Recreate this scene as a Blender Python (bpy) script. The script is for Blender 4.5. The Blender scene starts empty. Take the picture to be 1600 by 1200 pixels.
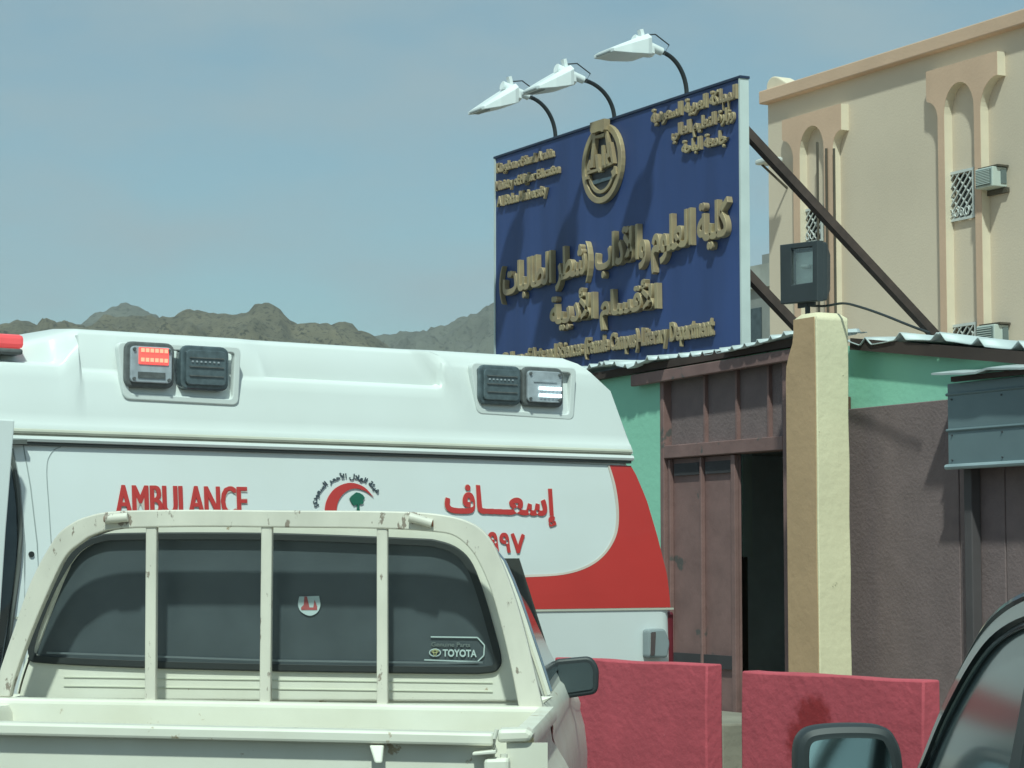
import bpy, bmesh, math, random, unicodedata
from mathutils import Vector, Matrix, noise
R = math.radians
random.seed(7)
sc = bpy.context.scene
col = sc.collection

# ------------------------------------------------------------ camera
EYE = 1.55; FPX = 3600.0; PITCH = math.atan(280 / FPX)
cd = bpy.data.cameras.new('camera'); cam = bpy.data.objects.new('camera', cd); col.objects.link(cam)
cd.sensor_width = 36; cd.lens = 36 * FPX / 1600; cd.clip_start = 0.1; cd.clip_end = 6000
cam.location = (0, 0, EYE); cam.rotation_euler = (R(90) + PITCH, 0, 0); sc.camera = cam

# ------------------------------------------------------------ light
SUN = Vector((-0.116, -1.88, 2.6)).normalized()
sl = bpy.data.lights.new('sun', 'SUN'); sl.energy = 2.95; sl.angle = R(2.2); sl.color = (0.83, 1.0, 0.90)
so = bpy.data.objects.new('sun', sl); col.objects.link(so)
so.rotation_euler = SUN.to_track_quat('Z', 'Y').to_euler()
w = bpy.data.worlds.new('World'); sc.world = w; w.use_nodes = True
nt = w.node_tree; nt.nodes.clear()
out = nt.nodes.new('ShaderNodeOutputWorld'); bg = nt.nodes.new('ShaderNodeBackground'); bg.inputs[1].default_value = 0.088
sky = nt.nodes.new('ShaderNodeTexSky'); sky.sky_type = 'NISHITA'; sky.sun_disc = False
sky.sun_elevation = math.asin(SUN.z); sky.sun_rotation = R(180); sky.altitude = 300
sky.air_density = 1.0; sky.dust_density = 1.2; sky.ozone_density = 1.0
tint = nt.nodes.new('ShaderNodeMix'); tint.data_type = 'RGBA'; tint.blend_type = 'MULTIPLY'; tint.inputs[0].default_value = 1
tint.inputs[7].default_value = (0.62, 0.93, 0.86, 1)
tc = nt.nodes.new('ShaderNodeTexCoord'); mp = nt.nodes.new('ShaderNodeMapping'); mp.inputs[3].default_value = (5, 5, 14)
nz = nt.nodes.new('ShaderNodeTexNoise'); nz.inputs['Scale'].default_value = 1.6; nz.inputs['Detail'].default_value = 5
rp = nt.nodes.new('ShaderNodeValToRGB'); rp.color_ramp.elements[0].position = .40; rp.color_ramp.elements[1].position = .78
rp.color_ramp.elements[0].color = (.46, .46, .46, 1); rp.color_ramp.elements[1].color = (1, 1, 1, 1)
cl = nt.nodes.new('ShaderNodeMix'); cl.data_type = 'RGBA'; cl.inputs[7].default_value = (2.95, 3.95, 4.3, 1)
L = nt.links.new
L(sky.outputs[0], tint.inputs[6]); L(tc.outputs['Generated'], mp.inputs[0]); L(mp.outputs[0], nz.inputs[0])
L(nz.outputs[0], rp.inputs[0]); L(rp.outputs[0], cl.inputs[0]); L(tint.outputs[2], cl.inputs[6])
L(cl.outputs[2], bg.inputs[0]); L(bg.outputs[0], out.inputs[0])
sc.view_settings.view_transform = 'Standard'; sc.view_settings.look = 'None'
sc.view_settings.exposure = 0.42; sc.view_settings.gamma = 1; sc.view_settings.use_curve_mapping = False

# ------------------------------------------------------------ helpers
def lin(r, g, b):
    f = lambda c: (c / 255) / 12.92 if c / 255 < .04045 else ((c / 255 + .055) / 1.055) ** 2.4
    return (f(r), f(g), f(b))

MATS = {}
def mat(name, c, rough=.6, metal=0, var=.12, scale=3, bump=.0, bscale=20, spots=None, spot_t=.68, spot_s=12, emit=None, spec=.5, coat=0, c2=None, stretch=(1, 1, 1)):
    if name in MATS: return MATS[name]
    m = bpy.data.materials.new(name); m.use_nodes = True; n = m.node_tree.nodes; l = m.node_tree.links.new
    b = n['Principled BSDF']; b.inputs['Roughness'].default_value = rough; b.inputs['Metallic'].default_value = metal
    b.inputs['Specular IOR Level'].default_value = spec; b.inputs['Coat Weight'].default_value = coat
    t = n.new('ShaderNodeTexCoord'); mp = n.new('ShaderNodeMapping'); mp.inputs[3].default_value = stretch
    l(t.outputs['Object'], mp.inputs[0])
    nz = n.new('ShaderNodeTexNoise'); nz.inputs['Scale'].default_value = scale; nz.inputs['Detail'].default_value = 6; l(mp.outputs[0], nz.inputs[0])
    rm = n.new('ShaderNodeMapRange'); rm.inputs[1].default_value = .3; rm.inputs[2].default_value = .7; l(nz.outputs[0], rm.inputs[0])
    mx = n.new('ShaderNodeMix'); mx.data_type = 'RGBA'; l(rm.outputs[0], mx.inputs[0])
    if c2 is None: c2 = tuple(x * (1 - 2 * var) for x in c)
    mx.inputs[6].default_value = (*c, 1); mx.inputs[7].default_value = (*c2, 1)
    last = mx.outputs[2]
    if spots:
        s = n.new('ShaderNodeTexNoise'); s.inputs['Scale'].default_value = spot_s; s.inputs['Detail'].default_value = 8; s.inputs['Roughness'].default_value = .65; l(mp.outputs[0], s.inputs[0])
        r2 = n.new('ShaderNodeMapRange'); r2.inputs[1].default_value = spot_t; r2.inputs[2].default_value = spot_t + .03; l(s.outputs[0], r2.inputs[0])
        m2 = n.new('ShaderNodeMix'); m2.data_type = 'RGBA'; l(r2.outputs[0], m2.inputs[0]); l(last, m2.inputs[6]); m2.inputs[7].default_value = (*spots, 1); last = m2.outputs[2]
    l(last, b.inputs['Base Color'])
    if bump:
        bn = n.new('ShaderNodeTexNoise'); bn.inputs['Scale'].default_value = bscale; bn.inputs['Detail'].default_value = 5; l(mp.outputs[0], bn.inputs[0])
        bp = n.new('ShaderNodeBump'); bp.inputs['Strength'].default_value = bump; bp.inputs['Distance'].default_value = .02; l(bn.outputs[0], bp.inputs['Height']); l(bp.outputs[0], b.inputs['Normal'])
    if emit:
        b.inputs['Emission Color'].default_value = (*emit[0], 1); b.inputs['Emission Strength'].default_value = emit[1]
    MATS[name] = m
    return m

def ray(px, py):
    a = (px - 800) / FPX; b = (600 - py) / FPX
    s, c = math.sin(PITCH), math.cos(PITCH)
    return (a, c - b * s, s + b * c)

class Frame:
    """a place in the world: origin on the ground, local x along d, local y away from the street, z up"""
    def __init__(s, p0, d):
        s.p0 = Vector(p0); s.d = Vector(d).normalized(); s.n = Vector((-s.d.y, s.d.x))
    def p(s, px, py, y=0.0):
        rx, ry, rz = ray(px, py); q = s.p0 + s.n * y
        # k*(rx,ry) = q + u*d
        det = rx * (-s.d.y) - ry * (-s.d.x)
        k = (q.x * (-s.d.y) - q.y * (-s.d.x)) / det
        u = (Vector((rx * k, ry * k)) - q).dot(s.d)
        return (u, EYE + rz * k)
    def l(s, pts, y=0.0): return [s.p(a, b, y) for a, b in pts]
    def empty(s, name, **k):
        o = bpy.data.objects.new(name, None); col.objects.link(o); o.location = (s.p0.x, s.p0.y, 0)
        o.rotation_euler = (0, 0, math.atan2(s.d.y, s.d.x)); tag(o, **k); return o

def tag(o, label=None, cat=None, group=None, kind=None):
    if label: o['label'] = label
    if cat: o['category'] = cat
    if group: o['group'] = group
    if kind: o['kind'] = kind
    return o

def finish(name, me, m, parent=None, smooth=False, bevel=0, seg=2):
    if m is not None and not me.materials: me.materials.append(m)
    o = bpy.data.objects.new(name, me); col.objects.link(o)
    if parent: o.parent = parent
    if smooth:
        for f in me.polygons: f.use_smooth = True
        if smooth != 2:
            try: me.set_sharp_from_angle(angle=R(40))
            except Exception: pass
    if bevel:
        b = o.modifiers.new('bevel', 'BEVEL'); b.width = bevel; b.segments = seg; b.limit_method = 'ANGLE'; b.angle_limit = R(35)
    return o

class MB:
    def __init__(s): s.v = []; s.f = []
    def add(s, vs, fs):
        n = len(s.v); s.v += [tuple(a) for a in vs]; s.f += [tuple(i + n for i in f) for f in fs]; return s
    def box(s, x0, x1, y0, y1, z0, z1):
        return s.add([(x, y, z) for z in (z0, z1) for y in (y0, y1) for x in (x0, x1)],
                     [(0, 2, 3, 1), (4, 5, 7, 6), (0, 1, 5, 4), (2, 6, 7, 3), (0, 4, 6, 2), (1, 3, 7, 5)])
    def quadbox(s, q, y0, y1):   # q: 4 (x,z) points clockwise/any, extruded in y
        n = len(q)
        vs = [(x, y0, z) for x, z in q] + [(x, y1, z) for x, z in q]
        fs = [tuple(range(n)), tuple(range(2 * n - 1, n - 1, -1))] + [(i, i + n, (i + 1) % n + n, (i + 1) % n) for i in range(n)]
        return s.add(vs, fs)
    def tube(s, pts, r, n=8, caps=True):
        pts = [Vector(p) for p in pts]; rings = []
        for i, p in enumerate(pts):
            t = (pts[min(i + 1, len(pts) - 1)] - pts[max(i - 1, 0)]).normalized()
            a = t.cross(Vector((0, 0, 1)));
            if a.length < .05: a = t.cross(Vector((1, 0, 0)))
            a.normalize(); b = t.cross(a); rr = r[i] if isinstance(r, (list, tuple)) else r
            rings.append([p + a * math.cos(k * 2 * math.pi / n) * rr + b * math.sin(k * 2 * math.pi / n) * rr for k in range(n)])
        return s.loft(rings, caps)
    def bar(s, a, b, w, h):   # rectangular bar from a to b
        a, b = Vector(a), Vector(b); t = (b - a).normalized(); x = t.cross(Vector((0, 0, 1)))
        if x.length < .05: x = Vector((1, 0, 0))
        x.normalize(); y = t.cross(x)
        return s.loft([[p + x * sx * w / 2 + y * sy * h / 2 for sx, sy in ((-1, -1), (1, -1), (1, 1), (-1, 1))] for p in (a, b)], True)
    def loft(s, rings, caps=True, closed=True):
        n = len(rings[0]); vs = [p for r_ in rings for p in r_]; fs = []
        for i in range(len(rings) - 1):
            for k in range(n if closed else n - 1):
                k2 = (k + 1) % n; fs.append((i * n + k, i * n + k2, (i + 1) * n + k2, (i + 1) * n + k))
        if caps: fs += [tuple(range(n - 1, -1, -1)), tuple(range((len(rings) - 1) * n, len(rings) * n))]
        return s.add(vs, fs)
    def build(s, name, m, parent=None, smooth=False, bevel=0, seg=2):
        me = bpy.data.meshes.new(name); me.from_pydata(s.v, [], s.f); me.update()
        bm = bmesh.new(); bm.from_mesh(me); bmesh.ops.recalc_face_normals(bm, faces=bm.faces); bm.to_mesh(me); bm.free()
        return finish(name, me, m, parent, smooth, bevel, seg)

def curve_mesh(loops_list, e, bev=0):
    """each entry of loops_list (outer loop plus holes) filled on its own; returns one mesh in the curve's xy plane"""
    V = []; Fc = []
    for gi, loops in enumerate(loops_list):
        c = bpy.data.curves.new('tmp', 'CURVE'); c.dimensions = '2D'; c.fill_mode = 'BOTH'
        c.extrude = e * (1 + .006 * (gi % 7)); c.bevel_depth = bev; c.bevel_resolution = 1
        for lp in loops:
            sp = c.splines.new('POLY'); sp.points.add(len(lp) - 1); sp.use_cyclic_u = True
            for i, (x, y) in enumerate(lp): sp.points[i].co = (x, y, 0, 1)
        o = bpy.data.objects.new('tmp', c)
        me = bpy.data.meshes.new_from_object(o)
        n = len(V); V += [v.co.copy() for v in me.vertices]; Fc += [[i + n for i in p.vertices] for p in me.polygons]
        bpy.data.objects.remove(o); bpy.data.curves.remove(c); bpy.data.meshes.remove(me)
    return V, Fc

def plate(name, loops, y0, y1, m, parent, bev=0, smooth=False, multi=False, bend=None):
    """(x,z) outline with holes, given real thickness from y0 to y1"""
    V, Fc = curve_mesh(loops if multi else [loops], abs(y1 - y0) / 2 - bev, bev)
    ym = (y0 + y1) / 2
    vs = [(v.x, ym - v.z, v.y) for v in V]
    if bend: vs = [bend(*v) for v in vs]
    me = bpy.data.meshes.new(name); me.from_pydata(vs, [], Fc); me.update()
    return finish(name, me, m, parent, smooth)

def rnd(pts, r, n=5):
    """round the corners of a polygon"""
    o = []; N = len(pts)
    for i in range(N):
        p = Vector(pts[i]); a = Vector(pts[i - 1]); b = Vector(pts[(i + 1) % N])
        rr = r[i] if isinstance(r, (list, tuple)) else r
        da = (a - p); db = (b - p); k = min(rr, da.length * .48, db.length * .48)
        p1 = p + da.normalized() * k; p2 = p + db.normalized() * k
        for j in range(n + 1):
            t = j / n; q = p1 * (1 - t) ** 2 + p * 2 * t * (1 - t) + p2 * t * t; o.append((q.x, q.y))
    return o

def cr(pts, n=6, closed=False):
    """smooth curve through points"""
    o = []; N = len(pts); rng = range(N if closed else N - 1)
    g = (lambda i: Vector(pts[i % N])) if closed else (lambda i: Vector(pts[max(0, min(N - 1, i))]))
    for i in rng:
        p0, p1, p2, p3 = g(i - 1), g(i), g(i + 1), g(i + 2)
        for j in range(n):
            t = j / n
            q = .5 * ((2 * p1) + (p2 - p0) * t + (2 * p0 - 5 * p1 + 4 * p2 - p3) * t * t + (3 * p1 - p0 - 3 * p2 + p3) * t ** 3)
            o.append(tuple(q))
    if not closed: o.append(tuple(pts[-1]))
    return o

def rrect(x0, x1, z0, z1, r, n=5): return rnd([(x0, z0), (x1, z0), (x1, z1), (x0, z1)], r, n)

# ---- lettering
FORMS = {}
for cp in range(0xFE80, 0xFEFD):
    d_ = unicodedata.decomposition(chr(cp)).split()
    if len(d_) >= 2: FORMS.setdefault(''.join(chr(int(x, 16)) for x in d_[1:]), {})[d_[0][1:-1]] = chr(cp)
FORMS['\u0640'] = {k: '\u0640' for k in ('isolated', 'initial', 'medial', 'final')}
def shape_ar(s):
    o = []; i = 0; prev = False
    while i < len(s):
        c = s[i]
        if s[i:i + 2] in FORMS: c = s[i:i + 2]
        if c not in FORMS: o.append({'(': ')', ')': '('}.get(c, c)); prev = False; i += len(c); continue
        nx = s[i + len(c)] if i + len(c) < len(s) else ' '; f = FORMS[c]; j = 'initial' in f
        k = ('medial' if prev else 'initial') if (j and nx in FORMS and nx != '\u0621') else ('final' if prev else 'isolated')
        o.append(f.get(k) or f['isolated']); prev = j and nx in FORMS; i += len(c)
    return ''.join(reversed(o))

def text_groups(s, bold=0.0, res=3):
    """outlines of a text as a list of [outer, holes...]"""
    c = bpy.data.curves.new('tmp', 'FONT'); c.body = s; c.size = 1; c.resolution_u = res
    o = bpy.data.objects.new('tmp', c); cc = o.to_curve(bpy.context.evaluated_depsgraph_get(), apply_modifiers=False)
    loops = []
    for sp in cc.splines:
        P = []
        if sp.type == 'BEZIER':
            bp = sp.bezier_points; n = len(bp)
            for i in range(n):
                a, b = bp[i], bp[(i + 1) % n]
                st = (b.co - a.co).length < 1e-6
                if st: continue
                straight = abs((a.handle_right - a.co).cross(b.co - a.co).length) < 1e-5 and abs((b.handle_left - b.co).cross(b.co - a.co).length) < 1e-5
                K = 1 if straight else res
                for j in range(K):
                    t = j / K; q = a.co * (1 - t) ** 3 + a.handle_right * 3 * t * (1 - t) ** 2 + b.handle_left * 3 * t * t * (1 - t) + b.co * t ** 3
                    P.append((q.x, q.y))
        else: P = [(p.co.x, p.co.y) for p in sp.points]
        if len(P) > 2: loops.append(P)
    o.to_curve_clear(); bpy.data.objects.remove(o); bpy.data.curves.remove(c)
    area = lambda P: sum(P[i - 1][0] * P[i][1] - P[i][0] * P[i - 1][1] for i in range(len(P))) / 2
    ar = [area(P) for P in loops]
    sign = 1 if max(ar, key=abs) > 0 else -1
    if bold:
        nl = []
        for P, a in zip(loops, ar):
            Q = []
            for i in range(len(P)):
                p0, p1, p2 = Vector(P[i - 1]), Vector(P[i]), Vector(P[(i + 1) % len(P)])
                e = ((p1 - p0).normalized() + (p2 - p1).normalized())
                if e.length < .2: Q.append(P[i]); continue
                e.normalize(); nn = Vector((e.y, -e.x)) * bold * sign
                Q.append((p1.x + nn.x, p1.y + nn.y))
            nl.append(Q)
        loops = nl
    def inside(p, P):
        r_ = False
        for i in range(len(P)):
            a, b = P[i - 1], P[i]
            if (a[1] > p[1]) != (b[1] > p[1]) and p[0] < (b[0] - a[0]) * (p[1] - a[1]) / (b[1] - a[1]) + a[0]: r_ = not r_
        return r_
    outs = []; holes = []
    for i, P in enumerate(loops):
        big = [j for j, Q_ in enumerate(loops) if j != i and abs(ar[j]) > abs(ar[i]) and inside(P[0], Q_)]
        (holes if any(ar[j] * ar[i] < 0 for j in big) else outs).append(P)
    G = [[P] for P in outs]
    for h in holes:
        for g in G:
            if inside(h[0], g[0]): g.append(h); break
    return G

def text_plate(name, s, quad, y0, y1, m, parent, bold=0.0, bend=None, res=3, bev=0, box=None):
    """lettering fitted between the four (x,z) corners quad = (top-left, top-right, bottom-right, bottom-left)"""
    G = text_groups(s, bold, res)
    xs = [p[0] for g in G for lp in g for p in lp]; ys = [p[1] for g in G for lp in g for p in lp]
    x0, x1, b0, b1 = min(xs), max(xs), min(ys), max(ys)
    if box: b0, b1 = box
    tl, tr, br, bl = [Vector(q) for q in quad]
    def T(p):
        a = (p[0] - x0) / (x1 - x0); b = (p[1] - b0) / (b1 - b0)
        q = bl * (1 - a) * (1 - b) + br * a * (1 - b) + tr * a * b + tl * (1 - a) * b
        return (q.x, q.y)
    G = [[[T(p) for p in lp] for lp in g] for g in G]
    return plate(name, G, y0, y1, m, parent, bev, multi=True, bend=bend)

# ------------------------------------------------------------ materials
M_road = mat('asphalt', (.06, .06, .06), .9, var=.2, scale=8, bump=.4, bscale=60)
M_pave = mat('pavement concrete', (.30, .27, .22), .9, var=.15, scale=2, bump=.3)
M_sand = mat('desert sand', (.42, .35, .26), .95, var=.12, scale=.05, bump=.3)
M_white = mat('ambulance white paint', (.73, .77, .77), .28, c2=(.68, .71, .69), scale=1.3, coat=.4)
M_cap = mat('fibreglass white', (.71, .745, .735), .38, c2=(.655, .685, .66), scale=1.1, coat=.15)
M_seal = mat('black rubber', (.025, .03, .03), .6)
M_gut = mat('cream sealant', (.55, .55, .46), .6, var=.1)
M_red = mat('red vinyl', (.56, .045, .04), .35, var=.04, coat=.2)
M_pink = mat('white vinyl edge', (.72, .62, .55), .4)
M_greenv = mat('green vinyl', (.02, .16, .10), .4)
M_navyv = mat('dark vinyl', (.06, .08, .10), .4)
M_glass = mat('dark glass', (.060, .078, .088), .10, spec=.5, coat=.3, var=.2, scale=6)
M_lensd = mat('unlit lens', (.10, .135, .15), .18, spec=.8, var=.2, scale=30)
M_lensg = mat('clear lens', (.46, .50, .54), .15, metal=.1, var=.15, scale=20)
M_cream = mat('old cream paint', (.76, .745, .65), .42, c2=(.68, .655, .55), scale=5, spots=(.42, .33, .22), spot_t=.64, spot_s=11, coat=.1)
M_rack = mat('chipped cream paint', (.70, .66, .57), .5, var=.10, scale=9, spots=(.26, .21, .17), spot_t=.60, spot_s=26, stretch=(1, 1, .45))
M_black = mat('black plastic', (.032, .040, .043), .5, var=.1)
M_tyre = mat('tyre rubber', (.02, .02, .02), .9)
M_steel = mat('chrome steel', (.6, .62, .62), .15, metal=1, var=.1)
M_rim = mat('wheel steel', (.3, .3, .3), .4, metal=.7)

# ------------------------------------------------------------ ground
def sheet(name, x0, x1, y0, y1, z, m):
    return tag(MB().add([(x0, y0, z), (x1, y0, z), (x1, y1, z), (x0, y1, z)], [(0, 1, 2, 3)]).build(name, m), kind='structure')
sheet('ground', -3500, 3500, -1200, 4500, -.02, M_sand)

T_ = Vector((.477, -.879)).normalized()           # direction of the shop fronts, to the right and nearer
SH = Frame((1.894, 15.5), T_)                     # shop front
def world(fr, u, y, z): q = fr.p0 + fr.d * u + fr.n * y; return (q.x, q.y, z)
rd = MB().add([(-40, -60, -.004), (30, -60, -.004), world(SH, 14, -2.4, -.004), world(SH, -30, -2.4, -.004)], [(0, 1, 2, 3)]).build('road', M_road)
tag(rd, kind='structure')
pv = SH.empty('pavement', kind='structure')
k = 0
for i in range(22):          # kerb stones and slabs
    MB().box(-14 + i * 1.2 + .006, -14 + (i + 1) * 1.2 - .006, -2.4, -2.22, -.02, .13).build('kerb_stone', M_pave, pv, bevel=.015)
MB().box(-14, 12.4, -2.21, -.02, -.02, .125).build('slab_bed', M_pave, pv)
for i in range(26):
    for j in range(3):
        MB().box(-6.9 + i * .6 + .005, -6.9 + (i + 1) * .6 - .005, -2.2 + j * .6 + .005, -2.2 + (j + 1) * .6 - .005, .126, .14).build('paving_slab', M_pave, pv)
tag(bpy.data.objects['slab_bed'])

# ------------------------------------------------------------ hills
M_hill = mat('brown rock', (.145, .13, .09), .95, var=.0, scale=.09, c2=(.088, .083, .062), bump=1, bscale=.7, spots=(.045, .045, .036), spot_t=.545, spot_s=.75, stretch=(1, 1, .7))
M_hill2 = mat('grey rock', (.135, .14, .12), .95, scale=.07, c2=(.10, .104, .092), bump=1, bscale=.6, spots=(.07, .075, .07), spot_t=.56, spot_s=.5)
def ridge(name, prof, Y, m, seed, depth=260, wild=1.0):
    prof = [((x - 800) / FPX * Y, EYE + (880 - y) / FPX * Y) for x, y in prof]
    x0, x1 = prof[0][0], prof[-1][0]; nx = int((x1 - x0) / 1.1); ny = 60
    rows = []
    for j in range(ny + 1):
        v = j / ny * 1.35 - .35        # v<0 behind the crest
        row = []
        for i in range(nx + 1):
            x = x0 + (x1 - x0) * i / nx
            for q in range(len(prof) - 1):
                if prof[q][0] <= x <= prof[q + 1][0]: break
            a, b = prof[q], prof[q + 1]; h = a[1] + (b[1] - a[1]) * (x - a[0]) / max(1e-6, b[0] - a[0])
            y = Y - v * depth
            n1 = noise.fractal(Vector((x * .018, y * .018, seed)), 1, 2.1, 6); rg = 1 - abs(noise.fractal(Vector((x * .012 + 40, y * .012, seed)), 1, 2.2, 5))
            fall = max(0, 1 - abs(v)) ** 1.15 if v > 0 else max(0, 1 - (v / .36) ** 2)
            z = h * fall
            amp = min(1, abs(v) * 5)
            z += amp * fall * wild * (n1 * 14 + (rg - .72) * 26) - amp * 3
            z += noise.fractal(Vector((x * .11, y * .11, seed + 3)), .8, 2.1, 5) * 3.4 * min(1, h / 40) * (.6 + amp)
            row.append((x, y, max(z, -2)))
        rows.append(row)
    return tag(MB().loft(rows, caps=False, closed=False).build(name, m, smooth=True), kind='structure')
ridge('rocky_hills', [(-1500, 620), (-700, 560), (-300, 530), (-100, 516), (-20, 508), (20, 501), (48, 499), (62, 508), (78, 497), (100, 493), (122, 496), (135, 503), (160, 489), (240, 488), (290, 484), (340, 488), (380, 490), (398, 482), (420, 480), (440, 488), (465, 503), (490, 502), (515, 509), (535, 503), (565, 515), (590, 528), (640, 560), (700, 640), (800, 780)], 640, M_hill, 2.2)
ridge('far_hill', [(-600, 700), (-200, 560), (60, 520), (120, 503), (142, 488), (165, 481), (185, 474), (212, 477), (232, 487), (270, 510), (360, 570), (560, 700)], 1000, M_hill2, 9.1, 300, .6)
ridge('grey_hillside', [(430, 640), (520, 560), (580, 528), (620, 521), (650, 514), (685, 512), (705, 503), (730, 489), (748, 484), (764, 474), (800, 468), (870, 452), (950, 448), (1060, 470), (1200, 500), (1400, 520), (1800, 560), (2600, 640)], 780, M_hill2, 5.4, 260, .7)

# ------------------------------------------------------------ far buildings
M_beige = mat('beige render', (.70, .575, .455), .9, var=.08, scale=.35, bump=.15, bscale=30)
M_orange = mat('orange tan render', (.64, .43, .31), .9, var=.06, scale=1.5, bump=.15)
M_creamr = mat('cream render', (.73, .63, .49), .9, var=.05)
M_grille = mat('white painted iron', (.62, .64, .62), .6, var=.1)
M_concrete = mat('grey concrete', (.27, .28, .27), .95, var=.12, scale=1.2, bump=.3)
Y0 = 38.0
BF = Frame(((1205 - 800) / FPX * Y0, Y0), T_)
b = BF.empty('apartment_building', label='tall beige rendered building with orange arched window surrounds behind the shops', cat='building')
uR = 16.0
zt = BF.p(1205, 160)[1]
wins = []
for q in ([(1256, 332), (1287, 322), (1287, 375), (1256, 382)], [(1487, 272), (1524, 264), (1524, 338), (1487, 346)]):
    L_ = BF.l(q); u0 = min(a for a, _ in L_); u1 = max(a for a, _ in L_); zs = sorted(z for _, z in L_); wins.append((u0, u1, (zs[0] + zs[1]) / 2, (zs[2] + zs[3]) / 2))
u0, u1, za, zb = wins[1]
dz = BF.p(1500, 300)[1] - BF.p(1500, 540)[1]
low = [(w_[0], w_[1], w_[2] - dz, w_[3] - dz) for w_ in wins]
holes = [[(a, c), (b_, c), (b_, d), (a, d)] for a, b_, c, d in wins + low]
plate('facade_wall', [[(0, -.01), (uR, -.01), (uR, zt), (0, zt)]] + holes, 0, .3, M_beige, b)
MB().box(0, .3, .302, 11, -.01, zt).box(uR - .3, uR, .302, 11, -.01, zt).box(.302, uR - .302, 10.7, 11, -.01, zt).build('wall', M_beige, b)
MB().box(.302, uR - .302, .302, 10.7, zt - .5, zt - .3).build('flat_roof', M_concrete, b)
MB().box(.302, uR - .302, 2.2, 2.4, -.01, zt - .52).build('inner_wall', M_beige, b)
c0 = BF.p(1203, 152, -.14)
MB().box(-.07, uR + .16, -.14, .35, zt - .02, zt + .20).build('cornice', M_orange, b, bevel=.02)
MB().box(-.07, .0, .36, 11, zt - .02, zt + .20).build('cornice', M_orange, b, bevel=.02)
plate('merlon', [cr([(0.0, zt + .202), (0.01, zt + .30), (.05, zt + .36), (.14, zt + .40), (.24, zt + .39), (.36, zt + .34), (.50, zt + .26), (.62, zt + .202)], 4)], -.02, .28, M_creamr, b, .02)
def arc(cx, cz, rx, rz, a0, a1, n=12): return [(cx + rx * math.cos(R(a0 + (a1 - a0) * i / n)), cz + rz * math.sin(R(a0 + (a1 - a0) * i / n))) for i in range(n + 1)]
def surround(uL, uRt, ztop, zspr, p1, p2, parent):
    """box head with a half arch, a full arch and a half arch over two thin pilasters"""
    a0, a1 = p1; b0, b1 = p2; r = (b0 - a1) / 2; zb_ = -.01
    half = (a0 - uL); half2 = (uRt - b1)
    zs = zspr
    def face(dx=0):
        lp = [(uL, ztop), (uL, zs + half * 1.05)]
        lp += arc(uL, zs - half * .2, half, half * 1.15, 90, 0)[1:]
        lp += [(a0, zb_), (a1, zb_)]
        lp += arc((a1 + b0) / 2, zs, r, r * 1.25, 180, 0)
        lp += [(b0, zb_), (b1, zb_)]
        lp += arc(uRt, zs - half2 * .2, half2, half2 * 1.15, 180, 90)
        lp += [(uRt, ztop)]
        return lp
    plate('window_surround', [face()], -.15, -.001, M_creamr, parent)
    plate('surround_face', [face()], -.156, -.151, M_orange, parent)
o15 = -.15
tl = BF.p(1222, 190, o15); trr = BF.p(1314, 160, o15); pa0 = BF.p(1240, 300, o15)[0]; pa1 = BF.p(1250, 300, o15)[0]; pb0 = BF.p(1288, 300, o15)[0]; pb1 = BF.p(1302, 300, o15)[0]
surround(tl[0], trr[0], (tl[1] + trr[1]) / 2, BF.p(1268, 236, o15)[1], (pa0, pa1), (pb0, pb1), b)
tl = BF.p(1447, 112, o15); trr = BF.p(1558, 80, o15); pa0 = BF.p(1467, 300, o15)[0]; pa1 = BF.p(1477, 300, o15)[0]; pb0 = BF.p(1523, 250, o15)[0]; pb1 = BF.p(1533, 250, o15)[0]
surround(tl[0], trr[0], (tl[1] + trr[1]) / 2, BF.p(1500, 172, o15)[1], (pa0, pa1), (pb0, pb1), b)
for wi, (a, b_, c, d) in enumerate(wins + low):
    f = MB().box(a, b_, .12, .15, c, d).build('window', M_glass, b)
    g = MB(); W_ = b_ - a; H_ = d - c; st = .13
    for sg in (1, -1):
        kx = -H_
        while kx < W_:
            p, q = [kx, c], [kx + H_, d]
            s0 = max(0, -kx); s1 = min(H_, W_ - kx)
            if s1 - s0 > .05:
                xa, xb = a + kx + s0, a + kx + s1
                za_, zb2 = (c + s0, c + s1)
                if sg < 0: xa, xb = b_ - (xa - a), b_ - (xb - a)
                g.bar((xa, -.03 - .008 * sg, za_), (xb, -.03 - .008 * sg, zb2), .018, .018)
            kx += st if sg > 0 else st * 1.7
    for zz in (c, d): g.box(a - .03, b_ + .03, -.05, -.02, zz - .02, zz + .02)
    for xx in (a, b_): g.box(xx - .02, xx + .02, -.052, -.018, c - .02, d + .02)
    for i in range(int(W_ / .12)): g.tube([(a + .06 + i * .12 + .045 * math.cos(t * .9), -.055, c + .1 + .06 * math.sin(t * .9)) for t in range(8)], .009, 4)
    g.build('window_grille', M_grille, f)
M_pipe = mat('dark drainpipe', (.09, .075, .055), .7)
for px, y0p, y1p, rr in ((1277, 222, 470, .02), (1291, 232, 510, .02), (1303, 232, 510, .02)):
    u, z1 = BF.p(px, y0p, -.18)
    MB().tube([(u, -.18, .1), (u, -.18, z1)], rr, 8).build('drainpipe', M_pipe, b)
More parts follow.
